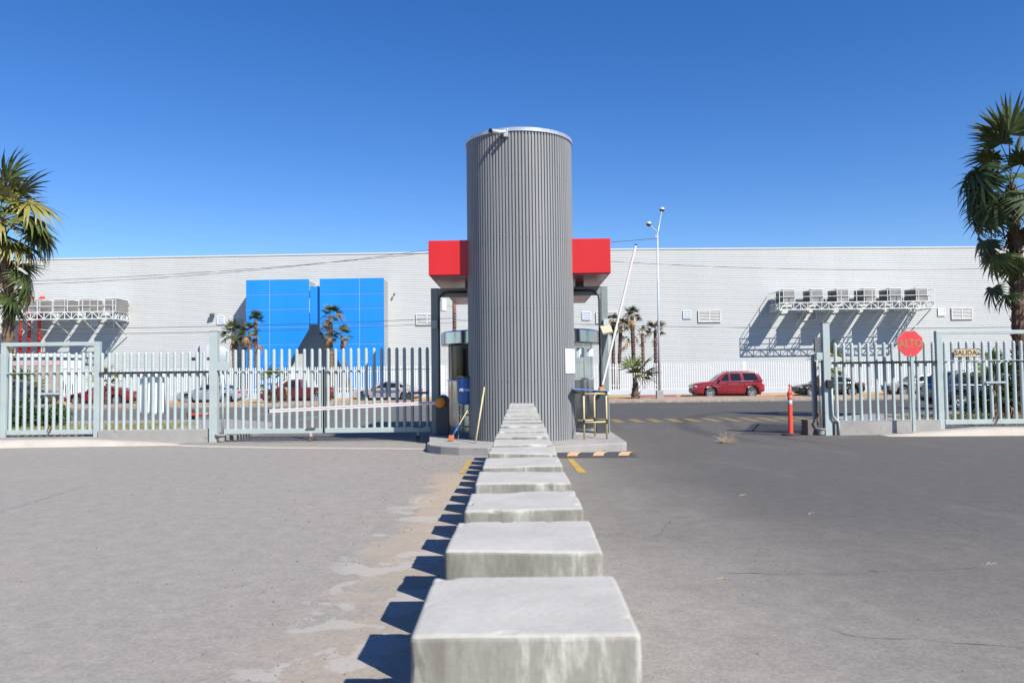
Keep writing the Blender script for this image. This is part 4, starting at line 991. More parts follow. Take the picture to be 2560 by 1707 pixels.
# ------------------------------------------------------------------ warehouse
WY = 75.0; WX0, WX1 = -62, 66
wh = thing('warehouse', (0,WY,.1), 'long white ribbed metal warehouse across the street', 'warehouse')
def ztop(X):
    return CAMZ + (290.5 if abs(X) < 1 else 290.5 - (abs(X-8)/ (41 if X > 8 else 54))*(8.0 if X > 8 else 5.0))*WY/1850
Z0 = .1; ZR = ztop(8); pitch = .22
mb = MB(); nseg = 16; xs = [WX0+(WX1-WX0)*i/nseg for i in range(nseg+1)]
rows = []; z = Z0
while z < ZR-.05:
    rows += [(z,0),(z+pitch*.64,0),(z+pitch*.73,.019),(z+pitch*.91,.019)]; z += pitch
rows.append((ZR,0))
for X in xs:
    f = (ztop(X)-Z0)/(ZR-Z0)
    for (zz, yy) in rows: mb.v.append(Vector((X, WY+yy, Z0+(zz-Z0)*f)))
nr = len(rows)
for i in range(nseg):
    for k in range(nr-1): mb.f.append((i*nr+k,(i+1)*nr+k,(i+1)*nr+k+1,i*nr+k+1))
mb.build('ribbed_cladding', M['facade'], wh, fix=False)
mb = MB()
for i in range(nseg):
    a, b = xs[i], xs[i+1]; mb.add([(a,WY-.04,ztop(a)),(b,WY-.04,ztop(b)),(b,WY+.4,ztop(b)),(a,WY+.4,ztop(a)),(a,WY-.04,ztop(a)+.08),(b,WY-.04,ztop(b)+.08),(b,WY+.4,ztop(b)+.08),(a,WY+.4,ztop(a)+.08)],
                                  [(0,3,2,1),(4,5,6,7),(0,1,5,4),(2,3,7,6)])
mb.build('parapet_cap', M['facade'], wh, fix=False)
mb = MB(); mb.box(WX0,WX1,WY+.2,WY+60,.1,ztop(WX0)-.4); mb.build('shell', M['facade'], wh)
# blue facade panels: individually cut, joints 4 cm, on a projecting screen
D = 2.4; BYF = WY-D
def bz(px, py): return ZZ(px, py, BYF)
def bxx(px): return XX(px, BYF, 800)
jl = [698.7,735.5,772.7,817,861,905.5,950]; jr = [695,733.8,770.5,814.5,859.2,903.4,948]
def blue_panel(poly, yf=BYF):
    MB().prism(poly, lambda u,v,q:(u,q,v), yf, yf+.06).build('blue_panel', M['blue'], wh)
zbot = .2; g = .03
def lxe(z):     # inner edge of the left screen at height z (cut away diagonally below)
    zA, zB = bz(772.7,822.6), bz(728.5,898); xA, xB = bxx(772.7), bxx(728.5)
    return xA if z >= zA else xA + (xB-xA)*(zA-z)/(zA-zB)
def rxe(z):
    zA, zB = bz(803,822), bz(853,915); xA, xB = bxx(799.3), bxx(853)
    return xA if z >= zA else xA + (xB-xA)*(zA-z)/(zA-zB)
zl = [bz(690,y) for y in jl]; zl[-1] = zbot; zrr = [bz(880,y) for y in jr]; zrr[-1] = zbot
zcl, zcr = bz(772.7,822.6), bz(803,822)
for i in range(6):
    zt_, zb_ = zl[i]-g, zl[i+1]+g
    blue_panel([(bxx(614.8),zb_),(bxx(673.9)-g,zb_),(bxx(673.9)-g,zt_),(bxx(614.8),zt_)])
    inner = [(lxe(zb_),zb_)] + ([(lxe(zcl),zcl)] if zb_ < zcl < zt_ else []) + [(lxe(zt_),zt_)]
    blue_panel([(bxx(673.9)+g,zb_)] + inner + [(bxx(673.9)+g,zt_)])
    zt_, zb_ = zrr[i]-g, zrr[i+1]+g
    blue_panel([(bxx(899.2)+g,zb_),(bxx(960.2),zb_),(bxx(960.2),zt_),(bxx(899.2)+g,zt_)])
    inner = [(rxe(zt_),zt_)] + ([(rxe(zcr),zcr)] if zb_ < zcr < zt_ else []) + [(rxe(zb_),zb_)]
    blue_panel(([(bxx(899.2)-g,zb_),(bxx(899.2)-g,zt_)] + inner)[::-1])
# backing frames (pale joints) and white ribbed return walls
def poly_prism(poly, y0, y1, nm, m): MB().prism(poly, lambda u,v,q:(u,q,v), y0, y1).build(nm, M[m], wh)
poly_prism([(bxx(614.8)+.02,zbot),(lxe(zbot)-.03,zbot),(lxe(zcl)-.03,zcl),(lxe(zcl)-.03,zl[0]-.05),(bxx(614.8)+.02,zl[0]-.05)], BYF+.03, BYF+.16, 'joint_backing', 'navy')
poly_prism([(rxe(zbot)+.03,zbot),(bxx(960.2)-.02,zbot),(bxx(960.2)-.02,zrr[0]-.05),(rxe(zcr)+.03,zrr[0]-.05),(rxe(zcr)+.03,zcr)], BYF+.03, BYF+.16, 'joint_backing', 'navy')
def ret(x, zb_, zt_, nm='return_wall'):
    mb = MB(); z = zb_
    while z < zt_-.02:
        mb.box(x-.05, x, BYF+.17, WY-.02, z, min(z+.11, zt_)); z += pitch
    mb.box(x-.09, x-.051, BYF+.17, WY-.01, zb_, zt_); mb.build(nm, M['facade'], wh)
ret(bxx(772.7)-.02, bz(772,716), zl[0]-.06); ret(bxx(960.2)-.02, zbot, zrr[0]-.06); ret(bxx(614.8)+.1, zbot, zl[0]-.06)
# recessed blue strip between the screens
za_, zb_ = ZZ(785,716,BYF+.35), ZZ(785,810,BYF+.35)
MB().box(lxe(99)-.02, rxe(99)+.02, BYF+.33, BYF+.40, zb_, za_).build('blue_panel', M['blue'], wh)
MB().box(lxe(99)-.0, rxe(99)+.05, BYF+.41, BYF+.6, zb_-.1, za_-.02).build('joint_backing', M['navy'], wh)
# louvres and windows
def louvre(xa, ya, xb, yb):
    a, b = atY(xa,ya,WY-.06), atY(xb,yb,WY-.06); mbk = MB().box(a.x,b.x,WY-.05,WY-.012,b.z,a.z); o = mbk.build('louvre', M['portal'], wh)
    mx_ = (a.x+b.x)/2; mb = MB()
    for (p0,p1) in ((a.x,a.x+.09),(b.x-.09,b.x),(mx_-.045,mx_+.045)): mb.box(p0,p1,WY-.11,WY-.051,b.z,a.z)
    for z in (b.z, a.z-.07): mb.box(a.x+.091,mx_-.046,WY-.108,WY-.051,z,z+.07); mb.box(mx_+.046,b.x-.091,WY-.108,WY-.051,z,z+.07)
    mb.build('frame', M['louvre'], o)
    nn = 7; hh = (a.z-b.z-.14)/nn
    for k in range(nn):
        z = b.z+.07+hh*(k+.35)
        for (p0,p1) in ((a.x+.092,mx_-.047),(mx_+.047,b.x-.092)): MB().obox(((p0+p1)/2,WY-.08,z),(p1-p0,.085,.012),Euler((R(48),0,0))).build('slat', M['louvre'], o)
def window(xa, ya, xb, yb, m='glassl'):
    a, b = atY(xa,ya,WY-.06), atY(xb,yb,WY-.06); o = MB().box(a.x,b.x,WY-.06,WY-.012,b.z,a.z).build('window', M[m], wh)
    mb = MB(); e = .05
    mb.box(a.x-e,a.x,WY-.09,WY-.012,b.z-e,a.z+e); mb.box(b.x,b.x+e,WY-.09,WY-.012,b.z-e,a.z+e); mb.box(a.x,b.x,WY-.09,WY-.012,a.z,a.z+e); mb.box(a.x,b.x,WY-.09,WY-.012,b.z-e,b.z)
    for k in (1,2): z = b.z+(a.z-b.z)*k/3; mb.box(a.x,b.x,WY-.085,WY-.0605,z-.025,z+.025)
    mb.build('frame', M['white'], o)
for q in ((1745,776,1802.5,805),(1988,779,2042,801),(2378,770,2431.6,798),(574,792,613,813),(260,804,309,823),(1490,780,1545,808),(1040,785,1095,812)): louvre(*q)
for q in ((1709,777.7,1726,795),(543.6,792,559.5,809),(228,799,244,813),(1457,781,1475,798)): window(*q)
window(2346,771,2362,788,'white')
for (px, py) in ((530,788),(985,736)):
    c = atY(px,py,WY-.3); mb = MB(); mb.obox(c,(.42,.3,.3) if px < 900 else (.12,.2,.22),Euler((.4,0,.3))); mb.bar(c,(c.x+.05,WY,c.z+.1),.05); mb.build('wall_lamp', M['gate_dark'], wh)

# ------------------------------------------------------------------ platforms with coolers
PF = 71.8
def platform(xl, xr, ytop, ybot, ref, units, ulabel, label, sd):
    X0, X1 = XX(xl,PF,760), XX(xr,PF,760); zt, zb = ZZ(ref,ytop,PF), ZZ(ref,ybot,PF)
    t = thing('equipment_platform', ((X0+X1)/2,PF,zb), label, 'platform')
    yb_ = WY-.15; b_ = .075
    mb = MB()
    for z in (zt-.04, zb+.04):
        mb.bar((X0,PF,z),(X1,PF,z),b_); mb.bar((X0,yb_,z),(X1,yb_,z),b_)
        for X in (X0,X1): mb.bar((X,PF,z),(X,yb_,z),b_)
    mb.build('chord', M['white2'], t)
    n = int((X1-X0)/.60); n += n % 2; dx = (X1-X0)/n; mb = MB()
    for i in range(n+1):
        X = X0+dx*i; mb.bar((X,PF,zb),(X,PF,zt),.05)
        if i < n:
            if i % 2: mb.bar((X,PF,zt-.04),(X+dx,PF,zb+.04),.05)
            else: mb.bar((X,PF,zb+.04),(X+dx,PF,zt-.04),.05)
    for X in (X0,X1):
        for j in range(6):
            y0 = PF+(yb_-PF)*j/6; y1 = PF+(yb_-PF)*(j+1)/6
            mb.bar((X,y0,zb if j%2 else zt),(X,y1,zt if j%2 else zb),.045); mb.bar((X,y1,zb),(X,y1,zt),.045)
    mb.build('truss_web', M['white2'], t)
    # grating beams under each unit and brackets
    k = int((X1-X0)/2.28)
    for i in range(k+1):
        mb = MB()
        X = X0+.15+i*(X1-X0-.3)/k
        mb.bar((X,PF,zt-.1),(X,yb_,zt-.1),.06); mb.bar((X,PF,zb+.05),(X,yb_,zb+.05),.06); mb.bar((X,PF+.3,zb),(X,yb_,zb-1.3),.07)
        for j in range(4): y0 = PF+(yb_-PF)*j/4; y1 = PF+(yb_-PF)*(j+1)/4; mb.bar((X,y0,zb if j%2 else zt-.1),(X,y1,zt-.1 if j%2 else zb),.045)
        mb.build('cross_frame', M['white2'], t)
    for i in range(len(units)):
        mb = MB(); X = units[i]; mb.box(X-.6,X+.6,PF+.25,yb_-.25,zt-.02,zt+.0)
        mb.build('deck', M['white2'], t)
    hr = 1.02; mb = MB(); m_ = int((X1-X0)/1.25)
    for i in range(m_+1): X = X0+(X1-X0)*i/m_; mb.bar((X,PF,zt),(X,PF,zt+hr),.045)
    for z in (zt+.5, zt+hr):
        mb.bar((X0,PF,z),(X1,PF,z),.045)
        for X in (X0,X1): mb.bar((X,PF,z),(X,yb_,z),.04)
    for X in (X0,X1):
        for y in (PF+1.1,PF+2.2): mb.bar((X,y,zt),(X,y,zt+hr),.04)
    mb.build('railing', M['white2'], t)
    # coolers
    u = thing('air_cooler', (0,0,0), ulabel(0), 'air cooler', 'rooftop style air coolers on the wall platforms')
    MB().box(-.52,.52,.0,2.2,.0,1.14).build('casing', M['ac'], u, bevel=.02)
    MB().box(-.56,.56,-.04,2.24,1.141,1.2).build('lid', M['white2'], u, bevel=.01)
    for sy in (.15,1.15):
        o = MB().box(-.545,-.521,sy,sy+.9,.12,1.0).build('left_side_panel', M['acdark'] if sd else M['ac'], u)  # right platform: shade of the left sides painted as a dark sheet
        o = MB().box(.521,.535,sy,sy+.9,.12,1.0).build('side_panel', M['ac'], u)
    for kx in (-.52,.48): MB().box(kx,kx+.04,-.012,-.001,.05,1.1).build('corner_trim', M['white2'], u)
    MB().tube([(.2,2.2,.9),(.2,3.0,.9)],.22,10).build('duct', M['rim'], u, smooth=True)
    for i, X in enumerate(units):
        if i == 0: u.location = (X,PF+.45,zt+.01)
        else: copy_tree(u, (X,PF+.45,zt+.01), 0, ulabel(i))
    return t
ux = [XX(1880+q/4.704,PF+.45,740) for q in (435,768,1068,1385,1690,1998)]
O6 = ['first','second','third','fourth','fifth','sixth']
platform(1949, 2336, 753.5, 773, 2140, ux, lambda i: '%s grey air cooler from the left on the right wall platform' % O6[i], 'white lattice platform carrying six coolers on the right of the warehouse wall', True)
ux = [XX(q,PF+.45,740) for q in (276,211.5,148.5,86.5,24.5)]
platform(-95, 282, 779, 799, 150, ux, lambda i: '%s grey air cooler from the right on the left wall platform' % O6[i], 'white lattice platform carrying coolers on the left of the warehouse wall', False)
for i, (px, pt) in enumerate(((63,738),(85,747),(110,746))):
    X = XX(px,74.6,800); zt = ZZ(px,pt,74.6); t = thing('fire_pipe', (X,74.6,.12), 'red vertical pipe on the left wall, %s from the left' % O6[i], 'pipe', 'red pipes on the left wall')
    mb = MB(); mb.tube([(X,73.9,.1),(X,73.9,zt-.3),(X+.03,73.9,zt-.1),(X+.15,73.9,zt),(X+.4,73.9,zt+.02)], .14, 10); mb.build('pipe', M['pipe'], t, smooth=True)
    for z in (4.0,6.5): MB().box(X-.17,X+.17,73.74,WY-.02,z,z+.06).build('clamp', M['white2'], t)

# ------------------------------------------------------------------ utility pole, wires, lamp post
UY = 49.3; ux_ = XX(1135,UY,700); uz = ZZ(1135,606,UY)
t = thing('utility_pole', (ux_,UY,.15), 'brown utility pole with a white transformer seen beside the left portal post', 'utility pole')
MB().tube([(ux_,UY,0),(ux_,UY,uz)], [.14,.095], 12).build('pole', M['polew'], t, smooth=True)
for z in (uz-.4, uz-1.5): MB().box(ux_-.9,ux_+.9,UY-.16,UY-.10,z,z+.1).build('crossarm', M['polew'], t)
tx = XX(1108.5,UY,760); z0, z1 = ZZ(1108,778,UY), ZZ(1108,748,UY)
mb = MB(); mb.lathe([(.01,z0),(.15,z0),(.18,z0+.04),(.18,z1-.03),(.19,z1-.03),(.19,z1),(.08,z1+.05),(.01,z1+.06)], (tx,UY,0), 20); mb.build('transformer', M['white'], t, smooth=True, auto=35)
MB().bar((tx,UY,z0+.3),(ux_,UY,z0+.3),.05).build('bracket', M['rim'], t)
mb = MB()
for k in range(6): a = Vector((ux_,UY-.15,z0-.1-.17*k)); mb.tube([a, a+Vector((.18,-.05,.05))], [.025,.035], 6)
mb.build('insulators', M['rim'], t)
def wire(a, b, sag, label, r=.013, n=24):
    pts = [Vector(a).lerp(Vector(b), i/n) - Vector((0,0,sag*4*(i/n)*(1-i/n))) for i in range(n+1)]
    o = MB().tube(pts, r, 5).build('power_line', M['wire'], smooth=True); tag(o, label, 'cable', 'overhead cables')
top = Vector((ux_,UY-.15,uz-.35))
wire(atY(-150,716,46), top+Vector((-.6,0,0)), .5, 'upper overhead cable crossing the left of the warehouse wall')
wire(atY(-150,708,52), top+Vector((.6,0,-.1)), .4, 'second overhead cable crossing the left of the warehouse wall')
wire(top+Vector((-.6,0,0)), atY(2700,664,48), .7, 'overhead cable crossing the right of the warehouse wall')
wire(atY(-150,822,50), Vector((ux_,UY,ZZ(1135,795,UY))), .2, 'low overhead cable passing before the blue panels', .014)
wire(atY(-150,832,50), Vector((ux_,UY,ZZ(1135,806,UY))), .3, 'lowest overhead cable passing before the blue panels', .012)
wire(Vector((ux_,UY,ZZ(1135,800,UY))), atY(2700,815,50), .3, 'low overhead cable passing right across the warehouse wall', .014)
LY = 49.6; lx = XX(1647,LY,900); lzt = ZZ(1644,582,LY); lt = XX(1643.5,LY,582)
t = thing('lamp_post', (lx,LY,.15), 'tall grey double headed street lamp standing on the median', 'street lamp')
MB().tube([(lx,LY,.6),((lx+lt)/2,LY,lzt/2),(lt,LY,lzt)], [.085,.065,.05], 12).build('pole', M['pole'], t, smooth=True)
MB().box(lx-.2,lx+.22,LY-.2,LY+.2,.1,.68).build('footing', M['island'], t, bevel=.03)
for (hx, hy, dy, nm) in ((1655,524,.9,0),(1622,560,-.6,1)):
    h = atY(hx,hy,LY+dy); mb = MB(); mb.tube([(lt,LY,lzt-.15),(lt+(h.x-lt)*.1,LY,lzt+.1),(h.x,h.y,h.z)], .032, 8); mb.build('arm', M['pole'], t, smooth=True)
    mb = MB(); mb.lathe([(.005,.15),(.09,.14),(.155,.07),(.175,.0)], (h.x,h.y,h.z), 20); mb.build('lamp_head', M['lampg'], t, smooth=True)
    mb = MB(); mb.lathe([(.172,-.002),(.15,-.08),(.09,-.14),(.005,-.16)], (h.x,h.y,h.z), 20); mb.build('globe', M['lens'], t, smooth=True)
wire(Vector((lt,LY-.05,lzt-.35)), top, .15, 'cable slanting from the lamp post down towards the canopy', .015)
MB().tube([(lt-.12,LY,lzt-.38),(lt-.12,LY,lzt-.1)], .05, 8).build('insulators', M['rim'], t)

# ------------------------------------------------------------------ cars
def arch(cx, r, n=9, z0=.2): return [(cx + r*math.cos(math.pi - math.pi*k/n)*-1*-1, z0 + 0 + 0) for k in range(0)]  # (unused helper kept tiny)
def car(name, label, cat, L_, body, cabin, panes, wheels, wr, W=1.78, paint_m=None, lights=((-1,.75),(1,.85)), dark_trim=True, rack=False, handles=(), bedz=None, louv=None, slope=.18, rim_m='alloy'):
    """nose towards -x; side outlines in metres"""
    t = thing(name, (0,0,0), label, cat, 'cars')
    # body outline with wheel arches cut out of the sill line
    low = []; zs0 = .26
    for (cx) in sorted(wheels, reverse=False):
        ra = wr+.105; h0 = max(0, zs0-wr); dx = math.sqrt(max(.01, ra*ra-(wr-zs0)**2))
        a0 = math.atan2(zs0-wr, -dx); a0 = a0 if a0 > 0 else a0+2*math.pi; a1 = math.atan2(zs0-wr, dx)
        low += [(cx-dx, zs0)]
        for k in range(1,10): a = a0 + (a1-a0)*k/10 if a0 < math.pi*1.5 else 0; low.append((cx+ra*math.cos(a), wr+ra*math.sin(a)))
        low += [(cx+dx, zs0)]
    outline = list(body) + list(reversed(low))       # body: from front sill over the top to rear sill
    def bw(z): return W/2*(1-.035*max(0,(z-.6))/.4 - .03*max(0,(.45-z))/.3)
    mb = MB(); n = len(outline); b = len(mb.v)
    for s in (-1,1):
        for (x, z) in outline:
            e = abs(x)/(L_/2); yy = bw(z)*(1-.13*max(0,e-.72)/.28); mb.v.append(Vector((x, s*yy, z)))
    mb.f.append(tuple(b+i for i in range(n))); mb.f.append(tuple(b+n+i for i in reversed(range(n))))
    for i in range(n): j = (i+1)%n; mb.f.append((b+j,b+i,b+n+i,b+n+j))
    zb_ = min(z for x,z in cabin)
    def cw(z): return W/2*.955 - slope*(z-zb_)*1.0
    if cabin:
        n = len(cabin); b = len(mb.v)
        for s in (-1,1):
            for (x, z) in cabin: mb.v.append(Vector((x, s*cw(z), z)))
        mb.f.append(tuple(b+i for i in range(n))); mb.f.append(tuple(b+n+i for i in reversed(range(n))))
        for i in range(n): j = (i+1)%n; mb.f.append((b+j,b+i,b+n+i,b+n+j))
    mb.build('body', paint_m, t, bevel=.045, seg=3, smooth=True)
    for pane in panes:
        for s in (-1,1):
            mb = MB(); vs = [Vector((x, s*(cw(z)+.006), z)) for x,z in pane]; vi = [Vector((x, s*(cw(z)-.02), z)) for x,z in pane]; k = len(pane)
            mb.add(vs+vi, [tuple(range(k)), tuple(reversed(range(k,2*k)))]+[(i,(i+1)%k,k+(i+1)%k,k+i) for i in range(k)]); mb.build('side_window', M['glassd'], t)
    # windscreen and rear screen
    cf = sorted(cabin, key=lambda q:q[0]); 
    for (A, B, nm) in ((cabin[0], cabin[1], 'windscreen'), (cabin[-1], cabin[-2], 'rear_window')):
        A2 = Vector((A[0],0,A[1])).lerp(Vector((B[0],0,B[1])), .12); B2 = Vector((A[0],0,A[1])).lerp(Vector((B[0],0,B[1])), .9)
        sg_ = -1 if nm == 'windscreen' else 1; nrm = Vector((B[1]-A[1],0,A[0]-B[0])).normalized(); 
        if nrm.x*sg_ < 0: nrm = -nrm
        w1, w2 = cw(A2.z)-.07, cw(B2.z)-.07; o_ = nrm*.008; i_ = -nrm*.02
        vs = [A2+Vector((0,-w1,0)),A2+Vector((0,w1,0)),B2+Vector((0,w2,0)),B2+Vector((0,-w2,0))]
        mb = MB(); mb.add([v+o_ for v in vs]+[v+i_ for v in vs],[(0,1,2,3),(7,6,5,4),(0,4,5,1),(1,5,6,2),(2,6,7,3),(3,7,4,0)]); mb.build(nm, M['glassd'], t)
    MB().box(min(x for x,z in body)+.25, max(x for x,z in body)-.25, -W/2*.82, W/2*.82, .2, .5).build('underbody', M['blackt'], t)
    for cx in wheels:
        for s in (-1,1):
            y0 = s*(W/2-.02); y1 = s*(W/2-.22)
            tr = thing('w',(0,0,0),None,None) if False else None
            mb = MB(); prof = [(wr*.62,.0),(wr*.93,.0),(wr,.03),(wr,.17),(wr*.93,.2),(wr*.62,.2)]
            b = 0; nn = 24
            for (r_, d_) in prof:
                for k in range(nn): a = 2*math.pi*k/nn; mb.v.append(Vector((cx+r_*math.cos(a), y0-s*d_, wr+r_*math.sin(a))))
            for i in range(len(prof)-1):
                for k in range(nn): mb.f.append((i*nn+k,i*nn+(k+1)%nn,(i+1)*nn+(k+1)%nn,(i+1)*nn+k))
            wl = mb.build('wheel', M['tyre'], t, smooth=True, auto=40)
            mb = MB(); rr = wr*.63; nn = 20
            ring = [(rr,-.002),(rr*.86,.004),(rr*.8,.05)]; 
            for (r_, d_) in ring:
                for k in range(nn): a = 2*math.pi*k/nn; mb.v.append(Vector((cx+r_*math.cos(a), y0-s*d_, wr+r_*math.sin(a))))
            for i in range(2):
                for k in range(nn): mb.f.append((i*nn+k,i*nn+(k+1)%nn,(i+1)*nn+(k+1)%nn,(i+1)*nn+k))
            for k in range(5):
                a = 2*math.pi*k/5+.3; d = Vector((math.cos(a),0,math.sin(a))); mb.bar(Vector((cx,y0-s*.015,wr))+d*.02, Vector((cx,y0-s*.012,wr))+d*rr*.86, .03, .085)
            mb.tube([(cx,y0-s*.03,wr),(cx,y0+s*.002,wr)],[.07,.055],12)
            mb.build('rim', M[rim_m], wl)
            mb = MB(); mb.tube([(cx,y0-s*.055,wr),(cx,y0-s*.07,wr)],[rr*.82,rr*.82],16); mb.build('brake_disc', M['acdark'], wl)
    xf = min(x for x,z in body); xr = max(x for x,z in body)
    for s in (-1,1):
        MB().obox((xf+.15,s*(W/2*.80),lights[0][1]-.02),(.30,.16,.13),Euler((0,R(8),s*R(24)))).build('headlight', M['lamp_clear'], t, bevel=.03)
        MB().obox((xr-.10,s*(W/2*.80),lights[1][1]-.03),(.20,.13,.16),Euler((0,0,-s*R(20)))).build('taillight', M['lamp_red'], t, bevel=.02)
        mb = MB(); mx_ = cabin[0][0]+.42; mb.obox((mx_,s*(W/2+.06),zb_+.12),(.11,.2,.15)); mb.build('mirror', paint_m, t, bevel=.03)
        for (hx, hz) in handles: MB().box(hx-.08,hx+.08,s*(bw(hz)+.012)-.012,s*(bw(hz)+.012)+.012,hz-.018,hz+.018).build('door_handle', M['blackt'], t, bevel=.006)
        # sill trim, door gaps
        xa, xb = min(wheels)+wr+.12, max(wheels)-wr-.12
        MB().box(xa,xb,s*(bw(.55)+.006)-.01,s*(bw(.55)+.006)+.01,.5,.555).build('side_trim', M['blackt'] if not dark_trim else paint_m, t, bevel=.005)
        for gx in ([p_[0][0]-.05 for p_ in panes]+[panes[-1][1][0]+.04])[:4]:
            gx = min(max(gx, xa), xb); MB().box(gx-.006,gx+.006,s*(bw(.7)+.001)-.004,s*(bw(.7)+.001)+.004,.34,zb_-.03).build('door_gap', M['blackt'], t)
    MB().obox((xf+.035,0,.55),(.1,1.1,.26)).build('grille', M['blackt'], t, bevel=.02)
    MB().box(xr-.02,xr+.008,-.26,.26,.55,.67).build('number_plate', M['cream'], t)
    if rack:
        for s in (-1,1): MB().tube([(-.1,s*(cw(1.7)-.1),cabin[2][1]+.02),(0,s*(cw(1.7)-.1),cabin[2][1]+.07),(1.4,s*(cw(1.7)-.1),cabin[2][1]+.07),(1.5,s*(cw(1.7)-.1),cabin[2][1]+.02)],.018,6).build('roof_rail', M['blackt'], t)
        for x in (.2,1.2): MB().box(x-.03,x+.03,-(cw(1.7)-.1),cw(1.7)-.1,cabin[2][1]+.055,cabin[2][1]+.085).build('roof_bar', M['blackt'], t)
    return t
def place(t, pxc, Y, rot=0): t.location = (XX(pxc,Y-.9,960), Y, 0.0); t.rotation_euler = (0,0,rot)
SUVB = [(-2.30,.30),(-2.42,.38),(-2.44,.62),(-2.42,.90),(-2.28,1.0),(-1.8,1.08),(-1.15,1.14),(-.6,1.15),(1.6,1.16),(2.25,1.15),(2.34,.95),(2.40,.80),(2.46,.74),(2.46,.5),(2.38,.40),(2.2,.34)]
SUVC = [(-1.05,1.10),(-.42,1.62),(-.2,1.74),(.7,1.80),(1.8,1.78),(2.06,1.66),(2.36,1.10)]
SUVP = [[(-.62,1.16),(-.0,1.16),(-.0,1.65),(-.22,1.61)],[(.14,1.16),(.86,1.16),(.76,1.67),(.12,1.66)],[(1.08,1.17),(2.04,1.19),(1.80,1.66),(.96,1.68)]]
SEDB = [(-2.15,.28),(-2.27,.36),(-2.29,.58),(-2.22,.72),(-1.9,.82),(-1.1,.93),(-.7,.96),(1.5,.98),(2.05,.97),(2.22,.93),(2.28,.72),(2.29,.45),(2.18,.32)]
SEDC = [(-1.1,.92),(-.35,1.36),(-.1,1.41),(.5,1.43),(.85,1.39),(1.2,1.27),(1.72,.95)]
SEDP = [[(-.62,.98),(.12,.98),(.12,1.33),(-.14,1.32)],[(.22,.98),(.92,.98),(.86,1.31),(.22,1.34)],[(1.0,.99),(1.32,1.0),(1.08,1.22),(.95,1.27)]]
CPB = [(-2.35,.26),(-2.42,.36),(-2.40,.55),(-2.25,.68),(-1.4,.86),(-.9,.93),(1.6,.98),(2.1,.97),(2.3,.9),(2.36,.7),(2.36,.45),(2.28,.3)]
CPC = [(-1.0,.90),(-.2,1.30),(.1,1.36),(.55,1.37),(.9,1.3),(1.25,1.18),(1.75,.95)]
CPP = [[(-.5,.96),(.45,.97),(.40,1.29),(-.02,1.28)],[(.55,.98),(1.25,1.0),(.95,1.19),(.53,1.28)]]
PKB = [(-2.4,.32),(-2.55,.4),(-2.56,.7),(-2.5,.86),(-2.1,.95),(-1.35,1.02),(.4,1.04),(2.5,1.04),(2.56,1.0),(2.56,.55),(2.5,.45),(2.3,.4)]
PKC = [(-1.3,1.0),(-.65,1.5),(-.4,1.6),(.15,1.62),(.35,1.58),(.42,1.0)]
PKP = [[(-.85,1.06),(-.02,1.06),(-.02,1.48),(-.42,1.47)],[(.08,1.06),(.3,1.06),(.26,1.46),(.08,1.49)]]
CY = 56.2
t = car('parked_suv','bright red parked SUV with dark windows across the street','car',4.9,SUVB,SUVC,SUVP,(-1.28,1.56),.36,1.82,paint('red car paint',(.22,.007,.014)),((0,.83),(0,.86)),rack=True,handles=((-.12,1.0),(.78,1.02)))
t.location = (XX((1733.5+1912)/2,CY-.9,960),CY,0)
me = text_mesh('DURANGO', .085, M['rim'], .002, 0, 1.3)
mesh_l = inst('lettering', me, (-.92,-.915,.80), t, rot=(R(90),0,0)); mesh_l.location = (-.85,-.905,.80)
t = car('parked_sedan','dark red parked coupe behind the left framed gate','car',4.7,CPB,CPC,CPP,(-1.5,1.3),.33,1.8,paint('dark red car paint',(.20,.008,.018)),((0,.62),(0,.75)),handles=((.35,.86),))
t.location = (XX(243,CY-.9,960),CY,0)
t = car('parked_sedan','silver blue parked sedan behind the tall left gate post','car',4.5,SEDB,SEDC,SEDP,(-1.42,1.32),.31,1.72,paint('silver blue car paint',(.34,.37,.43),.25,.3),((0,.66),(0,.82)),handles=((-.02,.88),(.8,.88)))
t.location = (XX(517,CY-.9,960),CY,0)
t = car('parked_pickup','maroon parked pickup truck behind the entry gate','pickup truck',5.1,PKB,PKC,PKP,(-1.65,1.45),.35,1.78,paint('maroon car paint',(.11,.012,.02)),((0,.76),(0,.82)),handles=((-.12,.95),))
t.location = (XX(738,CY-.9,960),CY,0)
MB().box(.5,2.5,-.75,.75,1.041,1.05).build('bed_cover', M['blackt'], t)
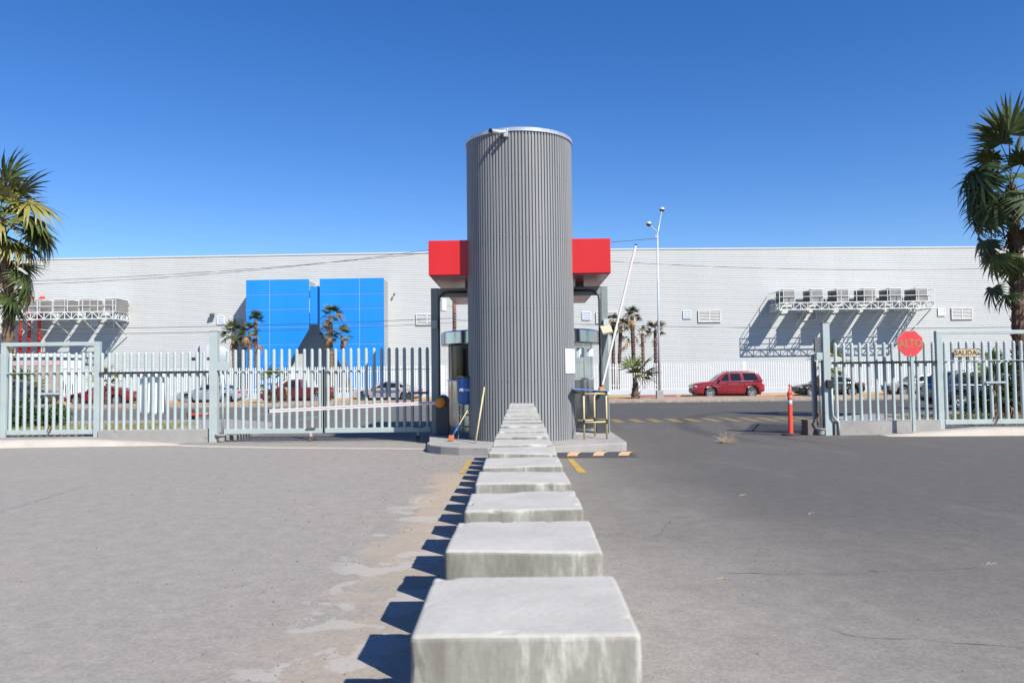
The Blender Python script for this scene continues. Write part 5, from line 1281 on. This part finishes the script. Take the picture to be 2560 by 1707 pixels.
t = car('parked_sedan','dusty pale grey parked sedan with peeling paint, nearest the tower','car',4.9,[(x*1.07,z) for x,z in SEDB],[(x*1.07,z-.03) for x,z in SEDC],[[(x*1.07,z-.03) for x,z in p_] for p_ in SEDP],(-1.5,1.45),.32,1.8,mat('dusty pale car paint',(.34,.31,.31),.55,0,.15,3,col2=(.22,.15,.15),thr=.62,world=False),((0,.66),(0,.82)),handles=((.0,.85),(.85,.85)),rim_m='acdark')
t.location = (XX(961,CY-.9,960),CY,0)
t = car('parked_sedan','black parked sedan between the exit post and the red SUV','car',4.6,SEDB,SEDC,SEDP,(-1.42,1.35),.34,1.8,paint('black car paint',(.012,.012,.016)),((0,.70),(0,.84)),handles=((-.02,.88),(.8,.88)))
t.location = (XX(2081,CY-.9,960),CY,0)
t = car('parked_sedan','silver parked car half hidden behind the navy car on the right','car',4.6,SEDB,SEDC,SEDP,(-1.42,1.35),.33,1.75,paint('silver car paint',(.36,.34,.35),.25,.3),((0,.68),(0,.84)),handles=((-.02,.88),(.8,.88)))
t.location = (XX(2312,CY-.9,960),CY,0)
t = car('parked_suv','dark blue grey van parked before the beige wall at the left edge','car',4.8,SUVB,[(x,z*1.02-.02) for x,z in SUVC],SUVP,(-1.4,1.5),.34,1.85,paint('dark slate car paint',(.03,.04,.06)),((0,.8),(0,.86)),handles=((-.12,1.0),(.78,1.02)))
t.location = (XX(30,CY-.9,960),CY,0)
t.rotation_euler = (0,0,math.pi)
NB = [(-2.25,.3),(-2.38,.4),(-2.4,.66),(-2.3,.82),(-1.7,.97),(-1.15,1.02),(1.6,1.08),(2.12,1.08),(2.25,.98),(2.33,.76),(2.33,.48),(2.2,.34)]
NC = [(-1.2,1.0),(-.35,1.50),(-.05,1.60),(.8,1.66),(1.45,1.6),(1.75,1.5),(2.15,1.05)]
NP = [[(-.62,1.07),(.08,1.08),(.08,1.51),(-.18,1.49)],[(.18,1.08),(.92,1.09),(.84,1.54),(.18,1.52)],[(1.02,1.1),(1.72,1.12),(1.45,1.48),(.96,1.53)]]
t = car('parked_suv','navy blue crossover behind the right fence, larger and nearer than the other cars','car',4.7,NB,NC,NP,(-1.42,1.38),.36,1.85,paint('navy car paint',(.006,.012,.04)),((0,.78),(0,.9)),handles=((-.02,.96),(.85,.97)))
t.location = (XX(2345,33.8,1000)+2.40, 34.8, 0); t.rotation_euler = (0,0,math.pi)
